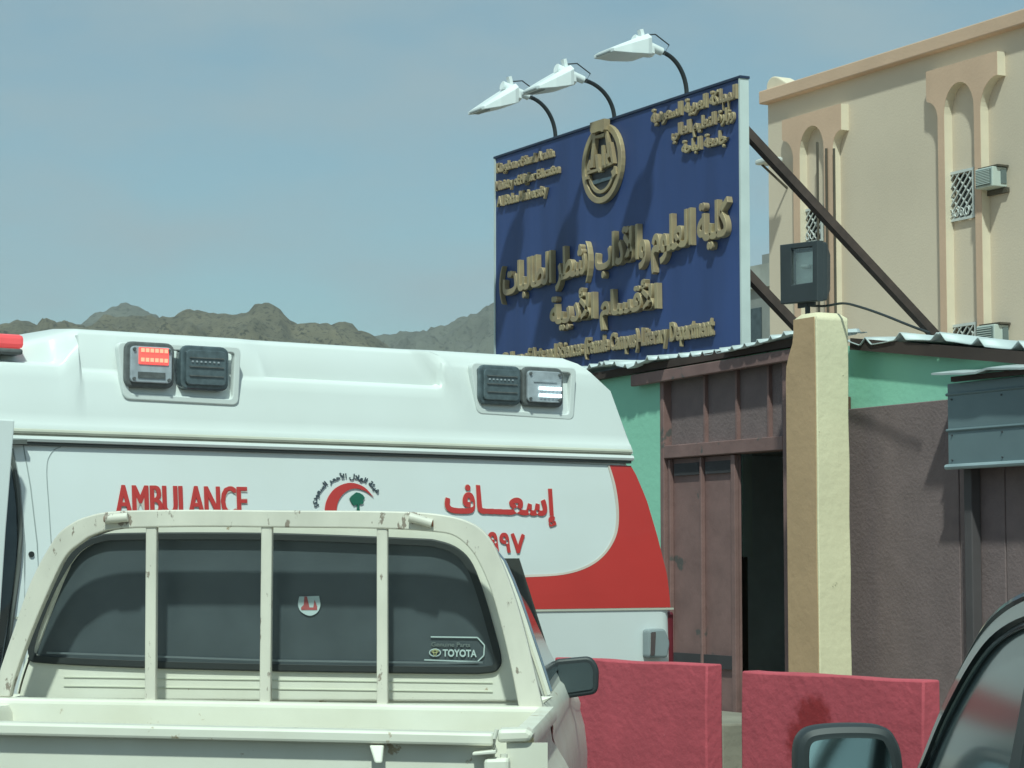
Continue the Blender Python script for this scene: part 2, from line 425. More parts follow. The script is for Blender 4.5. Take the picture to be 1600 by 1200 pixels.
# air conditioners
M_ac = mat('beige metal case', (.52, .58, .54), .5, var=.08)
M_acg = mat('grey grille', (.14, .18, .18), .6)
def ac(px0, px1, pyt, pyb, lab):
    a = BF.p(px0, (pyt + pyb) / 2 + 3, -.29)[0]; c = BF.p(px1, (pyt + pyb) / 2, -.29)[0]; z1 = BF.p(px1, pyt, -.29)[1]; z0 = BF.p(px1, pyb, -.29)[1]
    fr = Frame(BF.p0 + BF.d * (a + c) / 2, T_); e = fr.empty('air_conditioner', label=lab, cat='air conditioner', group='window air conditioners on the beige building')
    w_ = (c - a) / 2; e.location.z = 0
    MB().box(-w_, w_, -.27, .0, z0, z1).build('case', M_ac, e, bevel=.012)
    MB().box(-w_ + .03, w_ - .03, -.29, -.271, z0 + .03, z1 - .03).build('front_grille', M_acg, e)
    g = MB()
    for i in range(9): zz = z0 + .05 + (z1 - z0 - .1) * i / 8; g.box(-w_ + .04, w_ - .04, -.3, -.292, zz - .006, zz + .006)
    tag(g.build('louvres', M_ac, e), kind='stuff')
    MB().box(w_ + .002, w_ + .012, -.12, -.02, z0 + .05, z1 - .04).build('side_vent', M_acg, e)
    MB().box(-w_ - .05, w_ + .05, -.05, -.0, z0 - .08, z0 - .01).build('bracket', M_pipe, e)
    MB().box(-w_ - .02, w_ + .04, -.2, -.0, z1 + .003, z1 + .03).build('cover_sheet', M_pipe, e)
ac(1522, 1549, 259, 290, 'grey box air conditioner beside the upper barred window, casting a long shadow')
ac(1524, 1552, 506, 545, 'pale box air conditioner just above the corrugated roof, low on the beige wall')
# wall lamp on building
e = Frame(BF.p0 + BF.d * BF.p(1222, 252, -.1)[0], T_).empty('wall_lamp', label='small white wall lamp near the left corner of the beige building', cat='lamp')
zl = BF.p(1222, 252, -.4)[1]
MB().bar((0, 0, zl - .35), (0, -.5, zl), .03, .03).build('arm', M_pipe, e); MB().box(-.1, .35, -.58, -.32, zl + .0, zl + .09).build('lamp_head', M_grille, e, bevel=.03)
# little grey building in the gap
GF = Frame(((1165 - 800) / FPX * 60, 60), T_)
e = GF.empty('distant_house', label='small grey concrete house in the gap between the sign and beige building', cat='house')
za_ = GF.p(1165, 425)[1]
MB().box(-3, 9, 0, 6, -.01, za_ - .5).build('wall', M_concrete, e)
MB().box(-3.1, 9, -.1, 6.1, za_ - .5, za_ + .1).build('parapet', mat('pale concrete', (.40, .41, .38), .9, var=.15, scale=2), e)
MB().box(.3, .8, -.03, -.002, za_ - 1.9, za_ - 1.0).build('window', M_glass, e)
for i in range(4): MB().box(-2.5 + i * 1.7, -2.1 + i * 1.7, -.05, .3, za_ + .1, za_ + .35 + .1 * (i % 2)).build('parapet_block', M_concrete, e)

# ------------------------------------------------------------ the shop row
M_green = mat('mint green paint', (.31, .66, .49), .85, var=.05, scale=1.5, bump=.15)
M_brown = mat('purple brown paint', (.21, .148, .148), .85, var=.08, scale=9, bump=.25, bscale=45)
M_brown2 = mat('red brown painted steel', (.25, .14, .13), .6, var=.12, scale=5, bump=.15, bscale=20, spots=(.10, .09, .085), spot_t=.62, spot_s=3)
M_roof = mat('zinc roof sheet', (.62, .68, .68), .45, metal=.25, var=.1, scale=3)
M_timber = mat('dark timber', (.07, .045, .038), .9, var=.2)
M_inside = mat('dim interior plaster', (.66, .72, .75), .95)
sh = SH.empty('shop_building', label='low shop row with mint green wall, brown steel gate and corrugated roof', cat='building')
P = SH.p
gx0 = P(1037, 800)[0]; gx1 = P(1232, 800)[0]; gz1 = P(1037, 600)[1]; zc = P(1400, 633)[1]
H = 3.02
zlin = P(1120, 700)[1]
plate('front_wall', [[(-6.5, -.01), (6.5, -.01), (6.5, P(1605, 560)[1] - .22), (P(1605, 560)[0], P(1605, 560)[1]), (P(1318, 540)[0], P(1318, 540)[1]), (P(1225, 540)[0], P(1225, 540)[1]), (P(925, 595)[0], P(925, 595)[1]), (-6.5, P(925, 595)[1])], [(gx0, .14), (gx1 + .02, .14), (gx1 + .02, P(1225, 556)[1]), (gx0, P(1037, 596)[1])]], 0, .18, M_green, sh)
MB().box(-6.5, -6.3, .182, 4.5, -.01, H - .5).box(6.3, 6.5, .182, 4.5, -.01, H - .35).box(-6.3, 6.3, 4.3, 4.5, -.01, H - .5).box(gx0 - .9, gx0 - .8, .182, 4.3, -.01, H).box(gx1 + .6, gx1 + .7, .182, 4.3, -.01, H - .1).build('wall', M_inside, sh)
ccx = P(1326, 800)[0]
# brown wall cladding: three big sheets with narrow joints
cl_ = [ccx, P(1500, 800, -.04)[0], P(1528, 800, -.04)[0] + .25, 3.6, 4.9, 6.4]
for i in range(5):
    zz = zc + .004 * i
    MB().box(cl_[i] + .004, cl_[i + 1] - .004, -.045, -.002, .14, zz).build('cladding_sheet', M_brown, sh, bevel=.006)
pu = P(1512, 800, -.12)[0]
MB().box(pu - .035, pu + .035, -.12, -.05, .14, P(1512, 728, -.12)[1]).build('wall_band', mat('dark wall band', (.095, .08, .085), .7), sh, bevel=.006)  # narrow upright strip that makes the darker vertical band on the brown wall
u_, z1 = P(1322, 620, -.02); z0 = P(1322, 700, -.02)[1]
MB().box(u_ - .03, u_ + .03, -.06, -.002, z0, z1).build('meter_box', mat('rusty brown', (.12, .06, .04), .8), sh, bevel=.006)
MB().box(gx0 - .8, gx1 + .3, -.75, -.002, .142, .52).build('concrete_step', M_pave, sh, bevel=.015)
# gate: frame, transom panels, leaf
gt = MB().box(gx0, gx0 + .05, -.03, .1, .14, H - .1).box(gx1 - .02, gx1 + .03, -.03, .1, .14, H - .1).box(gx0 + .052, gx1 - .022, -.03, .1, zlin - .05, zlin + .045).build('gate_frame', M_brown2, sh, bevel=.006)
xs = [gx0 + .055, P(1100, 640)[0], P(1150, 640)[0], P(1200, 640)[0], gx1 - .025]
for i in range(4):
    q = MB().box(xs[i] + .012, xs[i + 1] - .012, .03, .05, zlin + .05, H - .0).build('transom_panel', M_brown, gt)
for i in range(1, 4): MB().box(xs[i] - .01, xs[i] + .01, .0, .06, zlin + .047, H + .0).build('transom_bar', M_brown2, gt)
lx1 = P(1148, 800)[0]
lf = MB().box(gx0 + .054, lx1, .035, .055, .15, zlin - .055).build('door_leaf', M_brown2, sh)
xm = (gx0 + .054 + lx1) / 2
for a, c in ((gx0 + .055, gx0 + .085), (xm - .012, xm + .012), (lx1 - .05, lx1)): MB().box(a, c, .0, .034, .15, zlin - .056).build('leaf_stile', M_brown2, lf, bevel=.004)
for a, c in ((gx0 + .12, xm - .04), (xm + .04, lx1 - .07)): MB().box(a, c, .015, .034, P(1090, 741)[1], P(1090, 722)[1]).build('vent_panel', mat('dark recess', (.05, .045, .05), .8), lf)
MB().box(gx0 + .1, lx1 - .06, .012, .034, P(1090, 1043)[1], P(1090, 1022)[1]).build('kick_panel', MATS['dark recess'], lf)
# fascia beam
fa = SH.l([(985, 586), (1236, 545), (1236, 563), (985, 604)], -.08)
MB().quadbox(fa, -.08, -.035).build('fascia_beam', M_brown2, sh, bevel=.006)
# corrugated roof sheets
def roof_run(ua, za, ub, zb, slope, width, parent, sag=None, y0=-.10, y1=3.9, m=M_roof, per=.155, amp=.02, seed=1):
    n = max(1, round((ub - ua) / width)); rr = random.Random(seed)
    for s_ in range(n):
        a = ua + (ub - ua) * s_ / n; c = ua + (ub - ua) * (s_ + 1) / n; rows = []; tilt = rr.uniform(-.02, .02); off = rr.uniform(-.05, .05)
        N = int((c - a + .06) / .013)
        for yy in (y0 + off, y0 + off + .25, y0 + off + .6, min(1.6, y1 * .9), y1):
            row = []
            for i in range(N + 1):
                u = a - .03 + (c - a + .06) * i / N; t = (u - ua) / (ub - ua)
                ph = (u / per) % 1; wv = max(0, 1 - abs(ph - .5) * 6) * amp * 1.7
                z = za + (zb - za) * t + (yy - y0) * slope + wv + tilt * (yy - y0) * .15 + .006 * s_ % .012
                fr_ = max(0, 1 - (yy - y0 - off) / .6)
                if sag: z += sag(u) * fr_
                row.append((u, yy, z))
            rows.append(row)
        o = MB().loft(rows, caps=False, closed=False).build('roof_sheet', m, parent, smooth=True)
        sd = o.modifiers.new('thick', 'SOLIDIFY'); sd.thickness = .006
OV = -.10
la = P(925, 582, OV); lb = P(1238, 524, OV); ra = P(1318, 524, OV); rb = P(1605, 545, OV)
roof_run(la[0] - 1.4, la[1] - .02, lb[0], lb[1], .085, .85, sh, y1=.50, sag=lambda u: .03 * math.sin(u * 2.1) - .05 * max(0, 1 - abs(u + 1.9) / .25), seed=3)
roof_run(ra[0], ra[1], rb[0], rb[1], -.03, .85, sh, sag=lambda u: -.045 * max(0, 1 - abs(u - .85) / .35) + .012 * math.sin(u * 5), per=.36, amp=.030, seed=5)
rc = rb[1] - .1 * (5.9 - rb[0]) / 2
roof_run(rb[0], rb[1], 6.3, rc, -.03, .85, sh, seed=6)
MB().box(-6.29, 6.29, .66, 4.29, H - .62, H - .56).build('flat_roof', M_concrete, sh)
# timber battens beneath the sheets
MB().bar((la[0] - 1.4, OV + .06, la[1] - .05), (lb[0] - .02, OV + .06, lb[1] - .04), .05, .055).build('roof_batten', M_timber, sh)
MB().bar((ra[0] + .02, OV + .05, ra[1] - .055), (rb[0], OV + .05, rb[1] - .055), .03, .075).build('roof_batten', M_timber, sh)
for i in range(16):
    u = -4.6 + i * .62
    zz = (la[1] + (lb[1] - la[1]) * (u - la[0]) / (lb[0] - la[0])) if u < .2 else (ra[1] + (rb[1] - ra[1]) * (u - ra[0]) / (rb[0] - ra[0]))
    MB().bar((u, .25, zz - .12), (u, .48 if u < .2 else 3.8, zz - (.09 if u < .2 else .24)), .05, .08).build('rafter', M_timber, sh)

# pillar
M_pil = mat('cream pillar paint', (.76, .68, .47), .85, var=.05, scale=3, bump=.2, bscale=18, spots=(.42, .38, .25), spot_t=.68, spot_s=9)
M_tan = mat('tan pillar paint', (.56, .36, .21), .85, var=.08, scale=3, bump=.15, bscale=20)
yp = -.46
uA = P(1230, 800, yp)[0]; uC = P(1279, 800, yp)[0]; zT = P(1276, 487, yp)[1]; uAt = P(1240, 520, yp)[0]; zn = P(1235, 552, yp)[1]
pf = Frame(SH.p0 + SH.d * (uA + uC) / 2 + SH.n * (yp + .11), T_)
pe = pf.empty('gate_pillar', label='square rendered pillar, tan on one side and cream on the other, beside the gate', cat='pillar')
hw = (uC - uA) / 2; hd = .112; N = 60; rings = []
for i in range(N + 1):
    z = -.01 + (zT + .01) * i / N
    wob = .003 * noise.noise(Vector((z * 3, 1, 2))); nl = (uAt - uA) * (1 / (1 + math.exp(-(z - zn) * 30))) + .006 * noise.noise(Vector((z * 2.2, 5, 2)))
    c_ = .012 if i < N else .045
    x0, x1, a, c = -hw + nl, hw + wob, -hd, hd + .03 + wob
    if i == N: x0 += .02; x1 -= .02; a += .02; c -= .02
    rings.append([(x0 + c_, a, z), (x1 - c_ * .5, a, z), (x1, a + c_ * .5, z), (x1, c - c_, z), (x1 - c_, c, z), (x0 + c_, c, z), (x0, c - c_, z), (x0, a + c_, z)])
rings = rings[:-1] + [[(x, y, zT - .03) for x, y, z in rings[-2]]] + [rings[-1]]
MB().loft(rings).build('shaft', M_pil, pe, smooth=True)
fl = []
for i in range(41): z = .14 + (zT - .03 - .14) * i / 40; fl.append((hw - .012 + .012 * noise.noise(Vector((z * 1.4, 7, 7))), z))
for i in range(40, -1, -1):
    z = .14 + (zT - .03 - .14) * i / 40; fl.append((-hw + (uAt - uA) * (1 / (1 + math.exp(-(z - zn) * 30))) + .01, z))
plate('painted_face', [fl], -hd - .006, -hd - .001, M_tan, pe)

# floodlight on pillar
M_fl = mat('charcoal housing', (.045, .055, .06), .55, var=.15)
fe = pf.empty('floodlight', label='black rectangular floodlight with a glass front standing on the cream pillar', cat='floodlight')
yf = yp + .02
A = lambda x, y: tuple(a_ - b_ for a_, b_ in zip(P(x, y, yf), ((uA + uC) / 2, 0)))
q = [A(1221, 384), A(1278, 377), A(1278, 469), A(1222, 474)]
gq = [A(1237, 388), A(1272, 384), A(1272, 442), A(1237, 447)]
plate('housing', [q, gq], -.10, -.05, M_fl, fe, .005)
# tapered back body
cx = sum(a for a, _ in q) / 4; cz = sum(z for _, z in q) / 4
MB().loft([[(x, -.049, z) for x, z in q], [(x, -.02, z) for x, z in q], [(cx + (x - cx) * .75, .045, cz + (z - cz) * .6) for x, z in q]], caps=True).build('rear_body', M_fl, fe, bevel=.008)
MB().quadbox([(cx + (x - cx) * .7 + .012, cz + (z - cz) * .7) for x, z in q], -.057, -.051).build('reflector', mat('reflector', (.62, .66, .64), .35, metal=.2), fe)
gl = MB().quadbox([(x, z) for x, z in gq], -.088, -.085)
mg = bpy.data.materials.new('clear pane'); mg.use_nodes = True; bb = mg.node_tree.nodes['Principled BSDF']; bb.inputs['Transmission Weight'].default_value = .95; bb.inputs['Roughness'].default_value = .12; bb.inputs['Base Color'].default_value = (.9, .97, .95, 1)
gl.build('glass', mg, fe)
gc = (sum(a for a, _ in gq) / 4, sum(z for _, z in gq) / 4)
MB().tube([(gc[0] - .03, -.07, gc[1]), (gc[0] + .05, -.07, gc[1] - .01)], .014, 10).build('bulb', M_grille, fe)
MB().tube([(cx, -.03, zT - .01), (cx, -.03, q[3][1] + .01)], .018, 8).box(cx - .1, cx + .08, -.04, -.02, q[3][1] - .04, q[3][1] + .01).build('bracket', M_fl, fe, bevel=.004)
MB().box(q[1][0] - .09, q[1][0] - .06, .0, .02, q[3][1], q[1][1] - .05).build('bracket_arm', M_fl, fe)
# cable from the floodlight to the roof
ca = [world(SH, *(lambda t: (t[0], -.3, t[1]))(P(x, y, -.3))) for x, y in ((1268, 478), (1290, 478), (1318, 474), (1345, 480), (1380, 492), (1420, 508), (1452, 520))]
tag(MB().tube(cr(ca, 5), .0085, 6).build('cable', M_black, smooth=True), 'thin black cable sagging from the pillar floodlight to the corrugated roof', 'cable')

# awning of sheet metal on the right
M_aw = mat('blue grey sheet metal', (.17, .23, .25), .5, metal=.2, var=.08, scale=2, bump=.1, bscale=6)
ae = SH.empty('metal_awning', label='blue grey sheet metal awning box with pale tin top over the brown wall', cat='awning')
ya = -.20
a0 = P(1481, 660, ya)[0]; zt_ = P(1481, 600, ya)[1]; zb_ = P(1481, 730, ya)[1]; a1 = 5.4
zr1 = P(1481, 617, ya)[1]; zr2 = P(1481, 673, ya)[1]
for za2, zb2 in ((zt_, zr1), (zr1 - .003, zr2), (zr2 - .003, zb_)):
    MB().box(a0, a1, ya, ya + .012, zb2 + .003, za2).build('sheet', M_aw, ae, bevel=.003)
for zz, r_ in ((zr1, .009), (zr2, .010)): MB().tube([(a0 - .01, ya, zz), (a1, ya, zz)], r_, 8).build('seam', M_aw, ae, smooth=True)
MB().tube([(a0 - .015, ya - .004, zb_), (a1, ya - .004, zb_)], .017, 8).build('bottom_roll', mat('pale tin', (.42, .52, .55), .4, metal=.3), ae, smooth=True)
MB().box(a0, a0 + .012, ya + .014, -.05, zb_, zt_).build('end_sheet', M_aw, ae)
tz = P(1455, 586, ya - .10); 
rows = []
for yy, dz_ in ((ya - .10, 0), (ya + .05, .02), (-.05, .03)):
    rows.append([(tz[0] + i * .1, yy, tz[1] + dz_ - .012 * i * .1 + .006 * math.sin(i * 1.3) + (.012 if i % 5 == 0 else 0)) for i in range(44)])
o = MB().loft(rows, caps=False, closed=False).build('top_sheet', M_roof, ae, smooth=False); o.modifiers.new('t', 'SOLIDIFY').thickness = .012
MB().box(tz[0] + .12, a1, ya - .05, ya - .015, zt_ + .005, zt_ + .035).build('top_rail', M_timber, ae)
M_screw = mat('screw', (.08, .09, .1), .5)
for i in range(10):
    for zz in (zr1 - .03, zr2 - .03, zb_ + .04): MB().tube([(a0 + .04 + i * .45, ya - .008, zz), (a0 + .04 + i * .45, ya + .001, zz)], .006, 6).build('screw', M_screw, ae)

# ------------------------------------------------------------ the blue sign
M_blue = mat('faded blue panel', (.036, .072, .225), .6, var=.16, scale=.8, bump=.12, bscale=5, stretch=(2.5, 1, .5), coat=.05)
M_brass = mat('dull brass letter', (.45, .35, .20), .5, metal=.2, var=.18, scale=6, c2=(.34, .25, .16), bump=.1)
M_edge = mat('white sign edge', (.60, .66, .64), .5, var=.08)
M_dark = mat('emblem dark plate', (.05, .055, .07), .5)
M_rust = mat('rusty brown steel', (.085, .055, .045), .7, var=.25, scale=8)
SG = Frame(((1155 - 800) / FPX * 18, 18), Vector((.5436, -1)))
s = SG.empty('sign_board', label='large blue sign with raised brass Arabic and English lettering and round emblem', cat='sign')
tlc = SG.p(775, 248); trc = SG.p(1155, 123)
zb2 = 1.6
MB().quadbox([(tlc[0], zb2), (trc[0], zb2), (trc[0], trc[1]), (tlc[0], tlc[1])], 0, .05).build('panel', M_blue, s)
MB().quadbox([(trc[0] + .002, zb2), (trc[0] + .022, zb2), (trc[0] + .022, trc[1] + .0), (trc[0] + .002, trc[1])], -.01, .075).build('edge_trim', M_edge, s)
MB().quadbox([(tlc[0] - .022, zb2), (tlc[0] - .002, zb2), (tlc[0] - .002, tlc[1]), (tlc[0] - .022, tlc[1])], -.01, .075).build('edge_trim', M_edge, s)
MB().quadbox([(tlc[0] - .03, tlc[1] + .002), (trc[0] + .03, trc[1] + .002), (trc[0] + .03, trc[1] + .022), (tlc[0] - .03, tlc[1] + .022)], -.012, .08).build('top_trim', mat('navy trim', (.02, .035, .08), .5), s)
for u in (tlc[0] + .3, (tlc[0] + trc[0]) / 2, trc[0] - .25): MB().box(u - .05, u + .05, .08, .18, -.01, 4.2).build('post', M_rust, s)
Lz = .07
def line(txt, q, bold=.0, dep=Lz, box=None):
    text_plate('lettering', txt, SG.l(q, -dep * .5), -dep, -.002, M_brass, s, bold=bold, bev=.004, box=box)
ar = shape_ar
line(ar('كلية العلوم والآداب (شطر الطالبات)'), [(784, 414), (1141, 305), (1141, 398), (784, 488)], .022, .055)
line(ar('الأقسام الأدبية'), [(863, 457), (1031, 434), (1031, 502), (863, 530)], .022, .055)
line(ar('المملكة العربية السعودية'), [(1019, 172), (1152, 131), (1152, 160), (1019, 200)], .02, .03)
line(ar('وزارة التعليم العالي'), [(1051, 196), (1148, 165), (1148, 196), (1051, 226)], .02, .03)
line(ar('جامعة الباحة'), [(1067, 221), (1136, 201), (1136, 229), (1067, 245)], .02, .03)
line('Kingdom of Saudi Arabia', [(777, 256), (866, 231), (866, 249), (777, 275)], .02, .03)
line('Ministry of Higher Education', [(776, 284), (875, 256), (875, 274), (776, 303)], .02, .03)
line('Al Baha University', [(778, 308), (856, 288), (856, 309), (778, 328)], .02, .03)
line('College of Arts and Sciences (Female Campus)-Literary Department', [(786, 552), (1115, 492), (1115, 534), (786, 580)], .02, .034)
# emblem
def ov(cx, cy, rx, ry, n=36, a0=0, a1=360): return [(cx + rx * math.cos(R(a0 + (a1 - a0) * i / n)), cy - ry * math.sin(R(a0 + (a1 - a0) * i / n)) - (rx * math.cos(R(a0 + (a1 - a0) * i / n))) * .3) for i in range(n)]
S_ = lambda pts: SG.l(pts, -.03)
em = plate('emblem', [S_(ov(942, 256, 31, 61)), S_(ov(942, 256, 26, 53))], -.045, -.002, M_brass, s, .004)
plate('emblem_plate', [S_(ov(942, 256, 25.5, 52))], -.02, -.003, M_dark, em)
plate('inner_ring', [S_(ov(942, 256, 22.5, 46, 30, 190, 350) + ov(942, 256, 19.5, 41, 30, 348, 192))], -.045, -.021, M_brass, em)
plate('tower_cap', [S_([(931, 193), (953, 186), (953, 203), (950, 207), (946, 205), (933, 210), (931, 206)])], -.09, -.03, M_brass, em)
for q in ([(931, 210), (935, 209), (931, 262), (926, 263)], [(949, 204), (952, 203), (957, 245), (954, 247)], [(921, 262), (925, 250), (926, 268), (922, 271)], [(934, 213), (949, 208), (948, 214), (935, 217)],
          [(934, 243), (938, 241), (940, 262), (944, 268), (940, 270), (936, 264)], [(921, 268), (937, 264), (937, 268), (921, 273)], [(944, 228), (947, 227), (949, 262), (945, 263)], [(950, 240), (953, 240), (954, 260), (951, 261)],
          [(955, 222), (958, 222), (963, 255), (960, 257)], [(944, 260), (961, 253), (961, 257), (944, 264)], [(959, 268), (966, 262), (967, 272), (962, 278)], [(918, 277), (924, 276), (924, 280), (919, 281)]):
    plate('emblem_stroke', [S_(q)], -.06, -.021, M_brass, em)
plate('wave', [S_([(922, 284), (935, 280), (950, 277), (960, 274), (959, 279), (945, 283), (930, 288), (923, 290)])], -.035, -.021, mat('slate blue', (.10, .14, .17), .5), em)
# braces behind the sign
for (xa, ya2), (xb, yb) in (((1163, 203), (1465, 520)), ((1163, 424), (1262, 520))):
    u0, z0 = SG.p(xa, ya2, .06)
    # runs straight back from the board, down to the roof
    best = None
    for t in range(1, 400):
        L1 = t * .01; q = SG.p0 + SG.d * u0 + SG.n * (.06 + L1); px = 800 + FPX * q.x / (q.y * math.cos(PITCH) + (3.3 - EYE) * math.sin(PITCH))
        if px >= xb: best = L1; break
    best = best or 2
    rr = SG.p(xb, yb, .06 + best)
    MB().bar((u0, .06, z0), (u0, .06 + best, rr[1] - .05), .07, .07).build('brace', M_rust, s)
# lamps on curved arms
M_lamp = mat('white enamel', (.80, .84, .84), .35, var=.05)
for (bx, by, tx, ty, hx, hy, lab) in ((868, 216, 745, 170, 822, 150, 'white lamp on a curved arm above the blue sign, leftmost of the three'),
                                      (960, 187, 830, 138, 908, 124, 'white lamp on a curved arm beside the sign emblem, middle of the three'),
                                      (1073, 148, 945, 80, 1030, 80, 'white lamp on a curved arm over the sign, highest and rightmost of three')):
    u, z = SG.p(bx, by, .03)
    # outreach along -y that carries the arm end and lamp tip to where they are seen
    def reach(px):
        for t in range(0, 200):
            q = SG.p0 + SG.d * u + SG.n * (.03 - t * .01); x_ = 800 + FPX * q.x / (q.y * math.cos(PITCH) + (z + .4 - EYE) * math.sin(PITCH))
            if x_ <= px: return t * .01
        return 1
    ra_, rt = reach(hx), reach(tx)
    zh = SG.p(hx, hy, .03 - ra_)[1]; ztip = SG.p(tx, ty, .03 - rt)[1]
    fr = Frame(SG.p0 + SG.d * u, SG.d); e = fr.empty('sign_lamp', label=lab, cat='lamp', group='lamps on arms above the blue sign')
    arcp = [(0, .03 - ra_ * (1 - math.cos(t * math.pi / 2)), z + (zh - z) * math.sin(t * math.pi / 2)) for t in [i / 12 for i in range(13)]]
    MB().tube(arcp, .019, 8).build('arm', mat('black pipe', (.025, .03, .035), .5), e, smooth=True)
    yh = .03 - ra_; yt = .03 - rt; L2 = yh - yt
    # wedge shaped reflector head, sloping down and outward
    def sec(t, wz, wt): # t from 0 (rear) to 1 (tip)
        yy = yh - .02 - t * (L2 - .02); zc2 = zh + .12 - t * (zh + .12 - ztip)
        return [(-wt, yy, zc2 - wz), (wt, yy, zc2 - wz), (wt, yy, zc2), (wt * .6, yy, zc2 + wz * .3), (-wt * .6, yy, zc2 + wz * .3), (-wt, yy, zc2)]
    hd_ = MB().loft([sec(.24, .10, .10), sec(.27, .14, .15), sec(.36, .13, .17), sec(.68, .085, .18), sec(1.0, .028, .16)]).build('lamp_head', M_lamp, e, bevel=.005)
    MB().bar((0, yh - L2 * .30, zh + .085), (0, yh - L2 * .34, zh + .16), .05, .03).build('hinge', M_lamp, hd_)
    MB().tube([(.03, yh + .03, zh - .03), (.05, yh + .07, zh + .05), (.03, yh - .05, zh + .13), (0, yh - .14, zh + .12)], .006, 6).build('lamp_cable', M_black, e, smooth=True)
    MB().quadbox([(-.11, ztip - .024), (.11, ztip - .024), (.11, ztip - .012), (-.11, ztip - .012)], yt - .01, yt + .08).build('front_lip', mat('grey rim', (.3, .33, .33), .5), hd_)
    MB().tube([(0, yh + .03, zh - .0), (0, yh - .24, zh + .075)], [.034, .042], 10).build('ballast_tube', M_lamp, e, smooth=True)
    MB().loft([[(math.cos(a * .785) * r_, yh - .11 + math.sin(a * .785) * r_ * 1.3, zz) for a in range(8)] for zz, r_ in ((zh + .03, .05), (zh - .03, .055), (zh - .055, .035))]).build('glass_bowl', M_lamp, e, smooth=True)

# ------------------------------------------------------------ ambulance
AP = Vector((-1.94, 10.43)); AD = Vector((2.307, 1.57))
AM = Frame(AP, AD); Q = AM.p
am = AM.empty('ambulance', label='white high roof ambulance van with red rear band and red crescent emblem, side on', cat='ambulance')
W = 2.0
zg = Q(500, 690)[1]                       # gutter height
zt = Q(500, 534, .12)[1]
zg = (Q(130, 680)[1] + Q(980, 709)[1]) / 2
# rear edge of the side as seen, in (u,z)
rear_lo = AM.l([(1060, 1200), (1057, 1100), (1056, 1000), (1054, 950), (1050, 900), (1036, 835), (1022, 780), (1005, 735), (990, 712)])
rear_lo = sorted([(z, u) for u, z in rear_lo])
rear_hi = sorted([(z, u) for u, z in AM.l([(988, 708), (984, 690), (974, 660), (968, 620), (965, 612), (950, 600), (936, 582), (925, 568), (905, 561)], .05)])
def interp(tb, z):
    if z <= tb[0][0]: return tb[0][1]
    for a, c in zip(tb, tb[1:]):
        if z <= c[0]: return a[1] + (c[1] - a[1]) * (z - a[0]) / (c[0] - a[0] + 1e-9)
    return tb[-1][1]
uF = -2.05
def inset(z): return .05 * max(0, (z - 1.35) / (zg - 1.35)) ** 1.3 if z > 1.35 else .05 * max(0, (.9 - z)) ** 2
def side_ring(z, u0, u1, y0, y1, r):
    o = []
    for (cx_, cy_, a0) in ((u0 + r, y0 + r, 180), (u1 - r, y0 + r, 270), (u1 - r, y1 - r, 0), (u0 + r, y1 - r, 90)):
        for k_ in range(6): a = R(a0 + 90 * k_ / 5); o.append((cx_ + r * math.cos(a), cy_ + r * math.sin(a), z))
    return o
rings = []
zs = [.32, .45, .7, .9, 1.1, 1.3, 1.45, 1.6, 1.75, 1.9, 2.0, zg - .015]
for z in zs:
    f_ = uF - (.0 if z > 1.2 else 1.1) + (0 if z < 1.2 else (z - 1.2) * .6)
    rings.append(side_ring(z, f_, interp(rear_lo, z), inset(z), W - inset(z), .09))
body = MB().loft(rings).build('body', M_white, am, smooth=True)
def on_side(x, y, z):   # let a flat decal follow the side's curvature
    return (x, y + inset(z), z)
# roof cap: cross section changes along the length
ca_ = lambda px, py, y=.1: Q(px, py, y)
u95, u130, u400, u440, u690, u735 = [ca_(x, 560)[0] for x in (95, 130, 400, 450, 690, 735)]
zled = ca_(60, 566, .08)[1]; zrd = ca_(560, 598, .08)[1]
ztopL = ca_(130, 513, .16)[1]; ztopR = ca_(905, 560, .16)[1]; zF = ca_(0, 545, .16)[1]
uend = max(u for z, u in rear_hi)
def smoothstep(a, b_, x): t = max(0, min(1, (x - a) / (b_ - a))); return t * t * (3 - 2 * t)
rows = []
us = sorted(set([uF - .35 + i * .035 for i in range(int((uend + .01 - uF + .35) / .035))] + [u95, u130, u440, u690, u735]))
for u in us:
    top = ztopL + (ztopR - ztopL) * max(0, (u - u130)) / (uend - u130)
    if u < u130: top = ztopL - (ztopL - zF) * (u130 - u) / (u130 - ca_(0, 545)[0])
    if u < u130: k1 = smoothstep(u95 - .02, u130, u); zl = zled + (top - .05 - zled) * k1; ins = .065 * (1 - k1)
    elif u < u735:
        k1 = smoothstep(u690, u735, u); k0 = smoothstep(u400, u440, u); zl = zrd + (top - .05 - zrd) * k1; ins = .026 * k0 * (1 - k1 * .9)
    else: zl = top - .07; ins = .0
    zl = min(zl, top - .06)
    row = [(u, .045, zg + .0), (u, .042, zg + .02), (u, .05, zg + .05), (u, .055, zg + .056), (u, .062, zg + .10)]
    for t in (.35, .7, .93): row.append((u, .062 + .055 * t, zg + .10 + (zl - zg - .10) * t))
    yl = .062 + .055
    row += [(u, yl + .004, zl - .006), (u, yl + .012 + ins * .3, zl + .004), (u, yl + .015 + ins, zl + .012)]
    row += [(u, yl + .035 + ins, max(zl + .016, top - .03)), (u, yl + .05 + ins, max(zl + .018, top - .012)), (u, yl + .085 + ins, top + .0), (u, .45, top + .02), (u, W / 2, top + .03)]
    rows.append(row)
